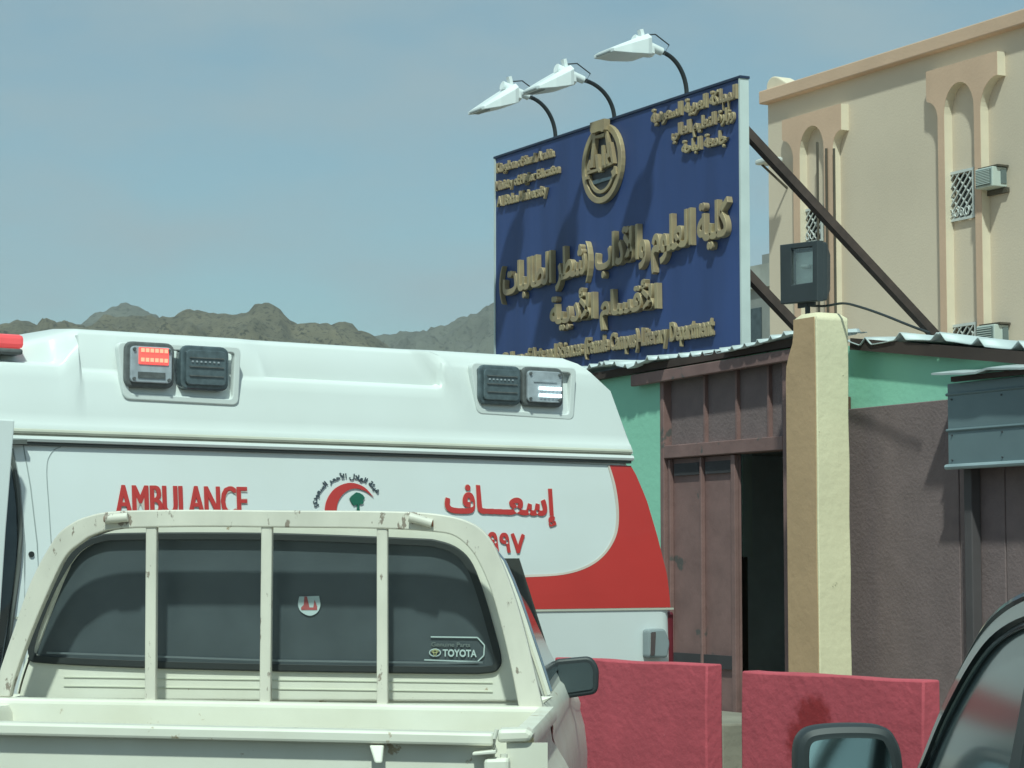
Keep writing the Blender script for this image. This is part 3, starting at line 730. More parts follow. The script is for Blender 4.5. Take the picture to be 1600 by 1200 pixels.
# trim the rear end to its curved outline by squeezing u
rows2 = []
for row in rows:
    r2 = []
    for (u, y, z) in row:
        lim = interp(rear_hi, z); s0 = u130
        r2.append((u if u < s0 else s0 + (u - s0) * (lim - s0) / (us[-1] - s0), y, z))
    rows2.append(r2)
full = [r_ + [(u, W - y, z) for (u, y, z) in reversed(r_[:-1])] for r_ in rows2]
MB().loft(full, caps=True, closed=False).build('roof_cap', M_cap, am, smooth=True)
# rounded rear face pieces come from the cap loft; gutters
ue = interp(rear_lo, zg - .02)
ul = ca_(18, 680)[0]
MB().tube([(uF - .3, .04, zg + .012), (ue + .005, .04, zg + .012)], .013, 8).build('gutter_rib', M_gut, am, smooth=True)
MB().tube([(uF - .3, .037, zg - .022), (ue + .012, .037, zg - .022)], .016, 8).build('gutter_rib', M_cap, am, smooth=True)
MB().box(uF - .3, ue, .03, .06, zg - .05, zg - .036).build('gutter_seal', M_seal, am)
MB().box(uF - .3, ue, .034, .06, zg - .006, zg - .001).build('gutter_seal', mat('grey sealant', (.22, .22, .18), .7), am)
# pressed panel outline: shallow groove drawn as a thin raised line
def pline(name, pts, r_, m, y=-.001, parent=None, n=6):
    P2 = AM.l(pts); v = [(u, y + inset(z), z) for u, z in P2]
    return MB().tube(v, r_, 6).build(name, m, parent or am, smooth=True)
M_groove = mat('panel groove', (.42, .46, .46), .5)
pline('panel_groove', cr([(90, 1000), (84, 900), (80, 800), (78, 735), (84, 710), (100, 698), (130, 697), (400, 706), (700, 715), (980, 727)], 8), .0022, M_groove)
pline('pillar_seam', [(42, 690), (52, 760), (60, 850), (64, 1000), (64, 1150)], .003, M_groove)
pline('pillar_seam', [(26, 700), (36, 760), (40, 850), (38, 1000), (36, 1150)], .004, M_groove)
# red band
def adl(pts): return AM.l(pts)
inner = cr([(960, 727), (968, 760), (971, 800), (966, 835), (948, 865), (920, 886), (880, 898), (820, 902)], 6)
rl = [(u, z) for z, u in rear_lo]; zb1 = Q(900, 951)[1]; zb0 = Q(980, 727)[1]
rr_ = [(interp(rear_lo, zb1 + (zb0 - zb1) * i / 16) - .03, zb1 + (zb0 - zb1) * i / 16) for i in range(17)]
inn = adl(inner)
ul_ = Q(300, 950)[0]
band = rr_ + [(inn[0][0], zb0)] + inn[1:] + [(ul_, inn[-1][1]), (ul_, zb1)]
def decal(name, loops, m, y=-.004, multi=False, th=.003):
    return plate(name, loops, y, y + th, m, am, bend=on_side, multi=multi)
# subdivided by splitting the polygon into strips so it follows the curve
def strips(poly, y, th, m, name, n=10):
    me = bpy.data.meshes.new(name); V, Fc = curve_mesh([[poly]], 0)
    me.from_pydata([(v.x, y, v.y) for v in V], [], Fc); bm = bmesh.new(); bm.from_mesh(me); bmesh.ops.remove_doubles(bm, verts=bm.verts, dist=1e-5); z0 = min(z for _, z in poly); z1 = max(z for _, z in poly)
    for i in range(1, n): bmesh.ops.bisect_plane(bm, geom=bm.verts[:] + bm.edges[:] + bm.faces[:], plane_co=(0, 0, z0 + (z1 - z0) * i / n), plane_no=(0, 0, 1))
    r_ = bmesh.ops.extrude_face_region(bm, geom=bm.faces[:])
    for v in [g for g in r_['geom'] if isinstance(g, bmesh.types.BMVert)]: v.co.y += th
    bmesh.ops.recalc_face_normals(bm, faces=bm.faces)
    for v in bm.verts: v.co.y += inset(v.co.z)
    bm.to_mesh(me); bm.free(); return finish(name, me, m, am)
strips(band, -.0035, .003, M_red, 'red_band')
inn2 = adl(cr([(957, 727), (964, 760), (967, 800), (962, 834), (945, 863), (918, 883), (879, 895), (820, 898)], 6))
strips([(inn[0][0] - .001, zb0)] + inn[1:] + [(ul_, inn[-1][1] + .0005), (ul_, inn2[-1][1])] + list(reversed(inn2[1:])) + [(inn2[0][0], zb0)], -.0042, .002, M_pink, 'band_edge')
MB().box(uF - .6, interp(rear_lo, zb1) - .01, -.006, .0, zb1 - .012, zb1 - .002).build('body_crease', M_gut, am)
# lettering
for dx_, dy_ in ((0, 0), (1.8, .0007), (3.4, .0014)):
    text_plate('lettering', 'AMBULANCE', AM.l([(183 + dx_, 757), (387 + dx_, 760), (387 + dx_, 806), (183 + dx_, 805)]), -.007 + dy_, -.004 + dy_, M_red, am, bend=on_side)
text_plate('lettering', 'AMBULANCE', AM.l([(183, 756), (391, 759), (391, 807), (183, 806)]), -.004, -.0025, M_pink, am, bold=.035, bend=on_side)
text_plate('lettering', ar('إسعـــاف'), AM.l([(699, 755), (872, 764), (872, 823), (699, 818)]), -.007, -.004, M_red, am, bold=.035, bend=on_side)
text_plate('lettering', ar('إسعـــاف'), AM.l([(698, 754), (873, 763), (873, 824), (698, 819)]), -.004, -.0025, M_pink, am, bold=.035, bend=on_side)
text_plate('lettering', '٩٩٧', AM.l([(764, 830), (822, 834), (822, 865), (764, 863)]), -.007, -.004, M_red, am, bold=.03, bend=on_side)
# crescent and palm
cxx, cyy = 558, 800
outer = [(cxx + 46 * math.cos(R(a)), cyy - 46 * math.sin(R(a))) for a in range(48, 200, 8)]
innr = [(cxx + 9 + 38 * math.cos(R(a)), cyy + 5 - 38 * math.sin(R(a))) for a in range(200, 47, -8)]
outer = cr([(512, 815), (511, 795), (516, 778), (528, 763), (545, 755), (560, 755), (575, 762), (588, 777)], 5)
innr = cr([(588, 777), (575, 767), (560, 763), (548, 766), (538, 774), (531, 786), (529, 800), (531, 815)], 5)
plate('crescent', [AM.l(outer + innr[1:])], -.007, -.003, M_red, am, bend=on_side)
pal = [(560, 815), (561, 795), (562, 788), (556, 790), (552, 784), (550, 779), (553, 775), (557, 772), (561, 769), (566, 770), (571, 773), (574, 778), (571, 781), (572, 786), (568, 788), (565, 787), (565, 795), (566, 815)]
plate('palm_tree', [AM.l(pal)], -.007, -.003, M_greenv, am, bend=on_side)
sd = ar('هيئة الهلال الأحمر السعودي'); G = text_groups(sd, .02)
xsA = [p[0] for g in G for lp in g for p in lp]; xa, xb = min(xsA), max(xsA); GG = []
for g in G:
    def T2(p):
        t = (p[0] - xa) / (xb - xa); a = R(172 - t * 140); r_ = 51 + 11 * (p[1] + .2)
        return Q(549 + r_ * math.cos(a), 799 - r_ * .98 * math.sin(a))
    GG.append([[T2(p) for p in lp] for lp in g])
plate('emblem_text', GG, -.006, -.003, M_navyv, am, multi=True, bend=on_side)
# warning lights in trays
LT = [((199, 537, 272, 603), 'lit red'), ((286, 543, 357, 607), 'dark'), ((752, 573, 814, 630), 'dark'), ((820, 576, 880, 633), 'lit white')]
M_ledr = mat('red led', (.7, .1, .06), .4, emit=((1, .09, .09), .9)); M_leda = mat('amber led', (.9, .3, .1), .4, emit=((1, .26, .20), 1.2)); M_ledw = mat('white led', (.8, .9, .95), .3, emit=((.8, 1, 1), 1.5))
M_bez = mat('grey bezel', (.14, .15, .15), .4, var=.2, scale=30)
def trayset(px0, px1, py0, py1):
    t = rnd(AM.l([(px0 - 12, py0 - 2), (px1 + 12, py0 + 6), (px1 + 8, py1 + 22), (px0 - 2, py1 + 12)], .08), .03)
    cxm = sum(a for a, _ in t) / len(t); czm = sum(z for _, z in t) / len(t)
    inn_ = [(cxm + (a - cxm) * .93, czm + (z - czm) * .86) for a, z in t]
    plate('light_tray', [t, inn_], .072, .11, M_cap, am, .006, smooth=True)
trayset(196, 362, 538, 610); trayset(748, 886, 570, 633)
for (x0, y0, x1, y1), st in LT:
    yl = .045
    a = Q(x0, (y0 + y1) / 2, yl)[0]; c = Q(x1, (y0 + y1) / 2, yl)[0]; z1 = Q((x0 + x1) / 2, y0, yl)[1]; z0 = Q((x0 + x1) / 2, y1, yl)[1]
    wl = plate('warning_light', [rrect(a, c, z0, z1, .035)], .055, .11, M_bez if st != 'dark' else M_lensd, am, .008, smooth=True)
    if st == 'lit red': wl['label'] = 'lit red warning light'
    if st == 'lit white': wl['label'] = 'lit white warning light'
    b_ = .018
    plate('lens', [rrect(a + b_, c - b_, z0 + b_, z1 - b_, .02)], .037, .054, M_lensg if st != 'dark' else M_lensd, wl, .004)
    w_ = c - a; h_ = z1 - z0
    if st == 'dark':
        for k_ in range(3): MB().box(a + .03, c - .03, (.031), (.037), z0 + h_ * (.28 + .22 * k_), z0 + h_ * (.31 + .22 * k_)).build('lens_rib', M_bez, wl)
        for k_ in range(7): MB().box(a + .04 + (w_ - .08) * k_ / 7, a + .048 + (w_ - .08) * k_ / 7, (.031), (.037), z0 + h_ * .62, z0 + h_ * .66).build('led', M_lensg, wl)
    else:
        m1, m2 = (M_ledr, M_leda) if st == 'lit red' else (M_ledw, M_ledw)
        za3, zb3 = (.50, .90) if st == 'lit red' else (.16, .5)
        xo = 0 if st == 'lit red' else .02
        if st == 'lit red': MB().box(a + w_ * .22, c - w_ * .14, (.031), (.0365), z0 + h_ * za3, z0 + h_ * zb3).build('led_panel', m1, wl, bevel=.003)
        for rr3 in (0, 1):
            zz = z0 + h_ * (za3 + .03 + (zb3 - za3) * (.08 + .56 * rr3))
            for k_ in range(6): MB().box(a + w_ * .26 + xo + w_ * .1 * k_, a + w_ * .33 + xo + w_ * .1 * k_, (.027), (.0305) if st == 'lit red' else (.0365), zz, zz + h_ * .09).build('led', m2, wl)
        for sx in (0, 1):
            for sz in (0, 1): MB().tube([(a + .03 + sx * (w_ - .06), .029, z0 + .03 + sz * (h_ - .06)), (a + .03 + sx * (w_ - .06), .0367, z0 + .03 + sz * (h_ - .06))], .008, 8).build('screw', M_bez, wl)
        MB().box(a + .05, c - .05, .032, .0365, z0 + h_ * (.18 if st == 'lit red' else .62), z0 + h_ * (.32 if st == 'lit red' else .66)).build('lens_rib', M_bez if st == 'lit red' else M_lensg, wl)
# left part: pillar, dark door window with rubber seal, open front door edge, beacon
wn = adl([(-140, 700), (0, 690), (14, 700), (24, 740), (29, 800), (27, 870), (16, 940), (4, 1010), (-10, 1100), (-140, 1100)])
plate('front_window', [wn], -.008, .05, M_glass, am, bend=on_side)
sl_ = cr([(-4, 684), (12, 694), (23, 718), (29, 760), (32, 810), (30, 870), (20, 940), (10, 1010), (-2, 1080)], 6)
pline('window_seal', sl_, .012, mat('grey rubber', (.13, .14, .13), .6), y=-.012)
MB().quadbox(adl([(18, 687), (42, 687), (42, 694), (18, 694)]), -.004, .05).build('seal_block', MATS['grey rubber'], am)
fd = MB().quadbox(AM.l([(-300, 640), (18, 657), (4, 830), (-6, 980), (-10, 1190), (-300, 1190)], -.1), -.14, -.10).build('front_door', M_white, am, bevel=.006)
uh, zh_ = Q(50, 866)
MB().tube([(uh, inset(zh_) - .008, zh_), (uh, inset(zh_) + .02, zh_)], .013, 12).build('lock_plug', M_seal, am)
MB().box(Q(22, 950)[0], Q(34, 950)[0], .02, .045, Q(28, 956)[1], Q(28, 948)[1]).build('hinge', M_seal, am)
# grab handle and tail lamp near the rear corner
hl = MB().quadbox(rnd(AM.l([(1012, 983), (1038, 982), (1046, 1004), (1042, 1028), (1012, 1028)], -.05), .02), -.06, .0).build('side_marker', mat('grey plastic', (.26, .30, .31), .4), am, bevel=.012)
plate('marker_pane', [rnd(AM.l([(1016, 988), (1024, 987), (1022, 1024), (1015, 1024)], -.06), .01)], -.066, -.0605, M_steel, hl)
tl_ = MB().box(interp(rear_lo, 1.2) - .05, interp(rear_lo, 1.2) + .012, .02, .16, .85, Q(1045, 955)[1]).build('tail_lamp', mat('dark red lens', (.16, .02, .03), .25), am, bevel=.02)
ub, zb_b = Q(-14, 538, .3)
bc = MB().box(-.22 + ub - .25, ub + .09, .12, .9, zb_b - .03, zb_b + .035).build('light_bar', mat('red lens', (.62, .09, .10), .15, emit=((1, .12, .12), .35)), am, bevel=.02)
MB().box(-.22 + ub - .25, ub + .08, .11, .91, zb_b - .058, zb_b - .031).build('light_bar_base', M_bez, bc, bevel=.01)
MB().box(-.22 + ub - .25, ub + .0, .2, .8, zb_b - .13, zb_b - .059).build('light_bar_foot', M_black, bc)
# bonnet, windscreen, wheels, bumper: out of the picture but part of the van
MB().box(uF - 1.7, uF - .8, .12, W - .12, .45, 1.25).build('bonnet', M_white, am, bevel=.15, seg=4)
MB().loft([[(uF - .95, .2, 1.26), (uF - .95, W - .2, 1.26), (uF - .85, W - .2, 1.24), (uF - .85, .2, 1.24)], [(uF - .12, .3, 2.0), (uF - .12, W - .3, 2.0), (uF - .02, W - .3, 1.98), (uF - .02, .3, 1.98)]]).build('windscreen', M_glass, am)
def wheel(x, y, r_, parent, wd=.2, sgn=-1):
    t = MB().tube([(x, y, r_), (x, y + wd, r_)], r_, 24).build('wheel', M_tyre, parent, bevel=.02)
    MB().tube([(x, y - .006, r_), (x, y + .02, r_)], r_ * .6, 16).build('rim', M_rim, t)
for x in (uF - 1.1, 1.9):
    for y in (-.005, W - .2): wheel(x, y, .34, am)
MB().box(interp(rear_lo, .5) - .02, interp(rear_lo, .5) + .12, .1, W - .1, .35, .6).build('rear_bumper', M_black, am, bevel=.03)

# ------------------------------------------------------------ red barriers
M_bar = mat('red painted concrete', (.50, .080, .105), .85, var=.10, scale=4, bump=.3, bscale=25, spots=(.55, .20, .22), spot_t=.66, spot_s=7)
M_bar2 = mat('worn pink paint', (.56, .20, .24), .85, var=.1, scale=6, bump=.4)
M_stain = mat('dark red stain', (.33, .02, .025), .6, var=.12, scale=9)
def barrier(pts, lab, stain=False):
    (xa, ya_), (xb, yb_) = pts; zt = 1.1
    def wpt(px, py): r_ = ray(px, py); k_ = (zt - EYE) / r_[2]; return Vector((r_[0] * k_, r_[1] * k_))
    A_, B_ = wpt(xa, ya_), wpt(xb, yb_); d = (B_ - A_); L_ = d.length
    fr = Frame(A_, d); e = fr.empty('barrier', label=lab, cat='barrier', group='red concrete barriers by the kerb'); T0 = .10
    rings = []; sd_ = A_.x * 7
    prof = [(0, 1.1), (0, .9), (0, .6), (-.02, .35), (-.10, .22), (-.14, .12), (-.14, 0)]
    n = 26; rows = []
    for i in range(n + 1):
        u = L_ * i / n; row = []
        for y, z in prof:
            row.append((u + (.006 if i in (0, n) else 0) * 0, y + .004 * noise.noise(Vector((u * 5, z * 5, sd_))), z + (.006 * noise.noise(Vector((u * 4, y, sd_))) if z > 1 else 0)))
        back = [(u, T0 - y * .8, z) for y, z in reversed(prof)]
        row[0] = (u, .006, row[0][2]); 
        rows.append(row + [(u, b2 + .004 * noise.noise(Vector((u * 5, z * 5, sd_ + 9))), z + (.005 * noise.noise(Vector((u * 4, 1, sd_))) if z > 1 else 0)) for _, b2, z in back])
    blk = MB().loft(rows).build('block', M_bar, e, smooth=True, bevel=.008)
    # worn strip on the upper face, uneven lower edge
    up = [(.01, 1.101)] + [(L_ * i / 30, 1.112 + .004 * noise.noise(Vector((i * .5, 3, sd_)))) for i in range(1, 30)]
    if stain:
        c0_ = fr.p(1268, 1120, -.006); c1_ = fr.p(1248, 1160, -.006)
        m = M_bar.copy(); m.name = 'red paint with stain'; blk.data.materials[0] = m; n = m.node_tree.nodes; l = m.node_tree.links.new
        bs_ = n['Principled BSDF']; src = bs_.inputs['Base Color'].links[0].from_socket
        t = n.new('ShaderNodeTexCoord'); nz2 = n.new('ShaderNodeTexNoise'); nz2.inputs['Scale'].default_value = 22; nz2.inputs['Detail'].default_value = 6; l(t.outputs['Object'], nz2.inputs[0])
        fac = None
        for cc_, rr2 in ((c0_, (.105, .085)), (c1_, (.085, .10))):
            mp2 = n.new('ShaderNodeMapping'); mp2.inputs[1].default_value = (-cc_[0] / rr2[0], 0, -cc_[1] / rr2[1]); mp2.inputs[3].default_value = (1 / rr2[0], 0, 1 / rr2[1]); l(t.outputs['Object'], mp2.inputs[0])
            ln = n.new('ShaderNodeVectorMath'); ln.operation = 'LENGTH'; l(mp2.outputs[0], ln.inputs[0])
            ad = n.new('ShaderNodeMath'); ad.operation = 'ADD'; l(ln.outputs['Value'], ad.inputs[0]); l(nz2.outputs[0], ad.inputs[1])
            mr2 = n.new('ShaderNodeMapRange'); mr2.interpolation_type = 'SMOOTHSTEP'; mr2.inputs[1].default_value = 1.7; mr2.inputs[2].default_value = 1.15; l(ad.outputs[0], mr2.inputs[0])
            if fac is None: fac = mr2.outputs[0]
            else:
                mxx = n.new('ShaderNodeMath'); mxx.operation = 'MAXIMUM'; l(fac, mxx.inputs[0]); l(mr2.outputs[0], mxx.inputs[1]); fac = mxx.outputs[0]
        mm_ = n.new('ShaderNodeMix'); mm_.data_type = 'RGBA'; l(fac, mm_.inputs[0]); l(src, mm_.inputs[6]); mm_.inputs[7].default_value = (.27, .02, .025, 1); l(mm_.outputs[2], bs_.inputs['Base Color'])
    return e
barrier(((865, 1027), (1103, 1039)), 'red concrete barrier in front of the ambulance rear and brown gate')
barrier(((1157, 1048), (1441, 1064)), 'red concrete barrier with a dark red stain, behind the grey car mirror', True)

# ------------------------------------------------------------ pickup truck
yaw = math.atan(207 / FPX)
PD = Vector((math.cos(yaw), -math.sin(yaw)))
pc = Vector(((430 - 800) / FPX * 6.47, 6.47))
PK = Frame(pc, PD); K = PK.p
pk = PK.empty('pickup_truck', label='old cream pickup truck seen from behind with dark cab window and worn tailgate', cat='pickup truck')
cab_out = cr([(24, 1096), (32, 1060), (60, 980), (98, 885), (125, 848), (160, 828), (220, 818), (420, 815), (640, 820), (700, 827), (740, 842), (768, 870), (795, 930), (822, 1010), (845, 1080), (850, 1100)], 4)
cab_out = PK.l(cab_out)
win = cr([(66, 1030), (54, 1024), (52, 1010), (62, 975), (85, 920), (108, 880), (128, 856), (155, 843), (200, 838), (420, 838), (640, 846), (685, 850), (715, 862), (735, 885), (752, 930), (768, 985), (778, 1025), (776, 1040), (762, 1046), (700, 1047), (420, 1043), (200, 1037)], 4, True)
win = PK.l(win)
wc = (sum(a for a, _ in win) / len(win), sum(z for _, z in win) / len(win))
def grow(lp, dx, c=None):
    c = c or (sum(a for a, _ in lp) / len(lp), sum(z for _, z in lp) / len(lp)); o = []
    for i in range(len(lp)):
        e_ = (Vector(lp[(i + 1) % len(lp)]) - Vector(lp[i - 1]))
        if e_.length < 1e-6: o.append(lp[i]); continue
        e_.normalize(); nn = Vector((e_.y, -e_.x)); v = Vector(lp[i]) - Vector(c)
        if nn.dot(v) < 0: nn = -nn
        o.append((lp[i][0] + nn.x * dx, lp[i][1] + nn.y * dx))
    return o
zbelt = min(z for _, z in cab_out)
cab_o2 = grow(cab_out, -.012)
plate('cab_back', [cab_o2, win], -.01, .02, M_cream, pk, .009, smooth=True)
# shell of the cab going forward
cl0 = cab_out; zr = max(z for _, z in cl0); ctr = sum(u for u, _ in cl0) / len(cl0)
def ringc(y, k_, dz, zz=None):
    o = []
    for u, z in cl0:
        z_ = zbelt + (z - zbelt) * k_
        w_ = 1 - .045 * max(0, y - .05) * (z_ - zbelt) / (zr - zbelt) * 2.2
        o.append((ctr + (u - ctr) * w_, y, z_ + dz))
    return o
MB().loft([ringc(.012, 1, -.003), ringc(.05, 1, .004), ringc(.5, 1.01, .0), ringc(1.1, .98, 0), ringc(1.3, .93, 0), ringc(1.85, .05, 0)], caps=False, closed=False).build('cab_shell', M_cream, pk, smooth=True)
# cab interior darkness: seat back and dash
MB().quadbox([(ctr - .6, .7), (ctr + .6, .7), (ctr + .55, 1.32), (ctr - .55, 1.32)], .2, .32).build('seat_back', mat('dark seat cloth', (.05, .055, .06), .9), pk, bevel=.04)
# rear window: dark tinted pane, seal
rw = plate('rear_window', [grow(win, -.004)], .0, .012, mat('dusty tinted glass', (.065, .082, .090), .3, spec=.8, var=.12, scale=9), pk)
seal = plate('window_seal', [grow(win, .006), grow(win, -.010)], -.022, -.002, M_seal, rw, .004, smooth=True)
plate('seal_strip', [[K(x, y, -.01) for x, y in ((75, 1018), (420, 1030), (700, 1034), (755, 1033), (755, 1036), (700, 1037), (420, 1033), (75, 1021))]], -.026, -.0225, mat('dull aluminium', (.20, .23, .24), .4, metal=.4), rw)
for x in (246, 606): pass
# stickers
st1 = cr([(468, 932), (466, 945), (471, 956), (484, 962), (496, 957), (501, 945), (499, 932)], 5) + [(499, 931)]
sk = plate('round_sticker', [PK.l(st1)], -.0045, -.0035, mat('sticker white', (.50, .60, .60), .5), rw)
for q in ([(476, 932), (480, 932), (484, 949), (490, 949), (492, 937), (496, 948), (496, 953), (471, 953), (471, 949), (475, 945)],): plate('sticker_mark', [PK.l(q)], -.0056, -.0048, mat('sticker red', (.42, .10, .10), .5), sk)
ou = [(673, 995), (746, 996), (757, 1008), (756, 1024), (746, 1034), (663, 1031)]
def offs(pts, d): return [(x, y) for x, y in pts]
M_sw = mat('sticker silver', (.50, .60, .58), .4)
fr_ = MB()
for a, c in zip(ou, ou[1:]): A1, C1 = K(*a, -.004), K(*c, -.004); fr_.bar((A1[0], -.005, A1[1]), (C1[0], -.005, C1[1]), .002, .0035)
stk = fr_.build('maker_sticker', M_sw, rw)
text_plate('lettering', 'TOYOTA', PK.l([(692, 1014), (745, 1015), (745, 1027), (692, 1026)]), -.006, -.004, M_sw, stk, bold=.04)
lg = [ [(x0 + rx * math.cos(i * .4487), y0 - ry * math.sin(i * .4487)) for i in range(14)] for x0, y0, rx, ry in ((680, 1019.5, 9.5, 6.5), (680, 1019.5, 7.8, 5.0), (680, 1017.5, 5.5, 2.8), (680, 1017.5, 4.3, 1.7), (680, 1019.5, 2.7, 5.6), (680, 1019.5, 1.7, 4.4))]
M_sy = mat('sticker yellow', (.50, .50, .25), .4)
for i in (0, 2, 4): plate('logo_ring', [PK.l(lg[i]), PK.l(lg[i + 1])], -.006 - .0003 * i, -.004, M_sw if i == 0 else M_sy, stk)
text_plate('lettering', 'Genuine Parts', PK.l([(674, 1003), (735, 1004), (735, 1011), (674, 1010)]), -.0055, -.004, mat('faded print', (.16, .19, .18), .5), stk, bold=.02)
# lower back panel of the cab with pressed grooves
zp = K(420, 1110)[1]
MB().quadbox([(cab_out[0][0] + .02, zp - .5), (cab_out[-1][0] - .02, zp - .5), (cab_out[-1][0] - .015, zbelt + .01), (cab_out[0][0] + .015, zbelt + .01)], -.005, .02).build('cab_panel', M_cream, pk)
for y_ in (1062, 1076):
    a, c = K(100, y_ - 4, -.01), K(770, y_ + 5, -.01)
    MB().bar((a[0], -.0115, a[1]), (c[0], -.0115, c[1]), .0025, .0025).build('pressed_crease', mat('cream shadow line', (.66, .67, .54), .6), pk)
# rack (headboard hoop) just behind the cab
yr = -.14
ho = cr([(-6, 1086), (4, 1050), (27, 982), (53, 909), (88, 845), (112, 822), (140, 809), (185, 801), (300, 799), (450, 800), (600, 801), (680, 805), (732, 817), (762, 840), (783, 880), (802, 930), (818, 985), (834, 1050), (846, 1102)], 4)
hi = cr([(813, 1102), (803, 1050), (788, 985), (770, 922), (750, 876), (732, 851), (710, 835), (680, 829), (600, 824), (450, 822), (300, 821), (190, 824), (150, 833), (128, 846), (102, 870), (73, 930), (44, 1000), (23, 1060), (16, 1086)], 4)
plate('rack_hoop', [PK.l(ho + hi, yr)], yr - .02, yr + .02, M_rack, pk, .004, smooth=True)
for x0, x1, yb_ in ((238, 236, 1098), (418, 415, 1104), (598, 598, 1104)):
    a, c = K(x0, 818, yr + .001), K(x1, yb_, yr + .001)
    MB().bar((a[0], yr, a[1]), (c[0], yr, c[1]), .030, .03).build('rack_bar', M_rack, pk, bevel=.004)
a, c = K(414, 1100, yr), K(414, 1130, yr)
MB().bar((a[0], yr - .012, a[1]), (c[0], yr - .012, c[1]), .024, .008).build('rack_foot', mat('rusty seam', (.40, .31, .20), .8, var=.2, scale=40), pk)
for sx, ex in ((165, 200), (675, 640)):
    a, c = K(sx, 811 if sx < 400 else 818, yr - .03), K(ex, 808, yr - .03)
    t = MB().tube([(a[0], yr - .032, a[1]), (c[0], yr - .032, c[1])], .013, 12).build('rack_tube', M_rack, pk, smooth=True)
    MB().tube([(a[0], yr - .032, a[1]), (a[0] + (.0035 if sx > 400 else -.0035), yr - .032, a[1])], .009, 10).build('tube_end', mat('rust', (.22, .08, .04), .9), t)
# load bed: front board with rounded lip, sides, floor, tailgate
uL = K(-45, 1100, yr)[0]; uRr = K(853, 1105, yr)[0]
q = PK.l([(-30, 1089), (850, 1104), (850, 1160), (-30, 1145)], -.16)
MB().quadbox([q[0], q[1], (q[1][0], .55), (q[0][0], .55)], -.18, -.12).build('bed_front_board', M_cream, pk, bevel=.014, seg=3)
YT = -1.45
tg0 = K(-225, 1128, YT); tg1 = K(771, 1148, YT)
zL = K(0, 1132, YT)[1]; 
lipl = K(-225, 1124, YT - .03); lipr = K(771, 1146, YT - .03); lipr2 = K(771, 1166, YT - .03); lipl2 = K(-225, 1144, YT - .03)
MB().quadbox([lipl, lipr, lipr2, lipl2], YT - .032, YT + .03).build('tailgate_lip', M_cream, pk, bevel=.006)
tgate = MB().quadbox([(lipl[0], .62), (lipr[0], .62), (lipr2[0], lipr2[1]), (lipl2[0], lipl2[1])], YT - .0, YT + .028).build('tailgate', M_cream, pk)
hk = K(587, 1165, YT - .04); hk2 = K(592, 1192, YT - .04)
MB().loft([[(hk[0] - .015, YT - .035, hk[1]), (hk[0] + .017, YT - .035, hk[1]), (hk[0] + .017, YT - .0, hk[1]), (hk[0] - .015, YT - .0, hk[1])], [(hk2[0] - .008, YT - .05, hk2[1]), (hk2[0] + .008, YT - .05, hk2[1]), (hk2[0] + .008, YT - .03, hk2[1]), (hk2[0] - .008, YT - .03, hk2[1])]]).build('rope_hook', M_cream, tgate, bevel=.004)
# right corner: bracket, rod, corner post
cpz = K(800, 1146, YT)[1]; cx0 = K(777, 1150, YT)[0]; cx1 = K(833, 1150, YT)[0]
MB().quadbox(PK.l([(778, 1139), (823, 1138), (836, 1146), (828, 1158), (778, 1160)], YT), YT - .02, YT + .06).build('corner_cap', M_cream, pk, bevel=.008)
rd1 = PK.l([(776, 1140), (772, 1155), (773, 1172)], YT - .05)
MB().tube([(a, YT - .04, z) for a, z in rd1], .0045, 8).build('tailgate_rod', M_cream, pk, smooth=True)
MB().quadbox(PK.l([(738, 1176), (775, 1172), (775, 1178), (738, 1181)], YT - .05), YT - .05, YT - .002).build('latch_plate', M_cream, tgate, bevel=.002)
MB().quadbox(PK.l([(756, 1185), (796, 1184), (796, 1215), (756, 1215)], YT - .04), YT - .045, YT - .002).build('latch_block', M_cream, tgate, bevel=.008)
# bed side (right and left): outer skin with bulge and rounded rail
uS = K(834, 1146, YT)[0]
def bedside(sg, u_top):
    rows = []
    zt2 = [K(834, 1144, YT)[1], q[1][1]]
    for y in (YT, YT + .05, -.8, -.16):
        t = (y - YT) / (-.16 - YT); zt = zt2[0] + (zt2[1] - zt2[0]) * t
        row = []
        for du, dz_ in ((-.06, -.12), (-.055, -.02), (-.045, 0), (-.008, 0), (0, -.012), (.0, -.035), (-.018, -.05), (-.012, -.09), (.02, -.14), (.052, -.20), (.064, -.30), (.06, -.42), (.04, -.60)):
            row.append((u_top + sg * du, y, zt + dz_))
        rows.append(row)
    return MB().loft(rows, caps=False, closed=False).build('bed_side', M_cream, pk, smooth=True)
bs = bedside(1, uS); uSl = lipl[0] - .07; bedside(-1, uSl)
MB().box(uSl + .03, uS - .03, YT + .03, -.19, .6, .64).build('bed_floor', M_cream, pk)
MB().box(uS - .058, uS + .03, YT - .006, YT - .001, .62, K(800, 1160, YT)[1]).build('corner_post', M_cream, pk)
MB().tube([(uS - .062, YT - .03, .9), (uS - .062, YT - .03, K(775, 1176, YT)[1])], .008, 8).build('corner_rod', M_cream, pk)
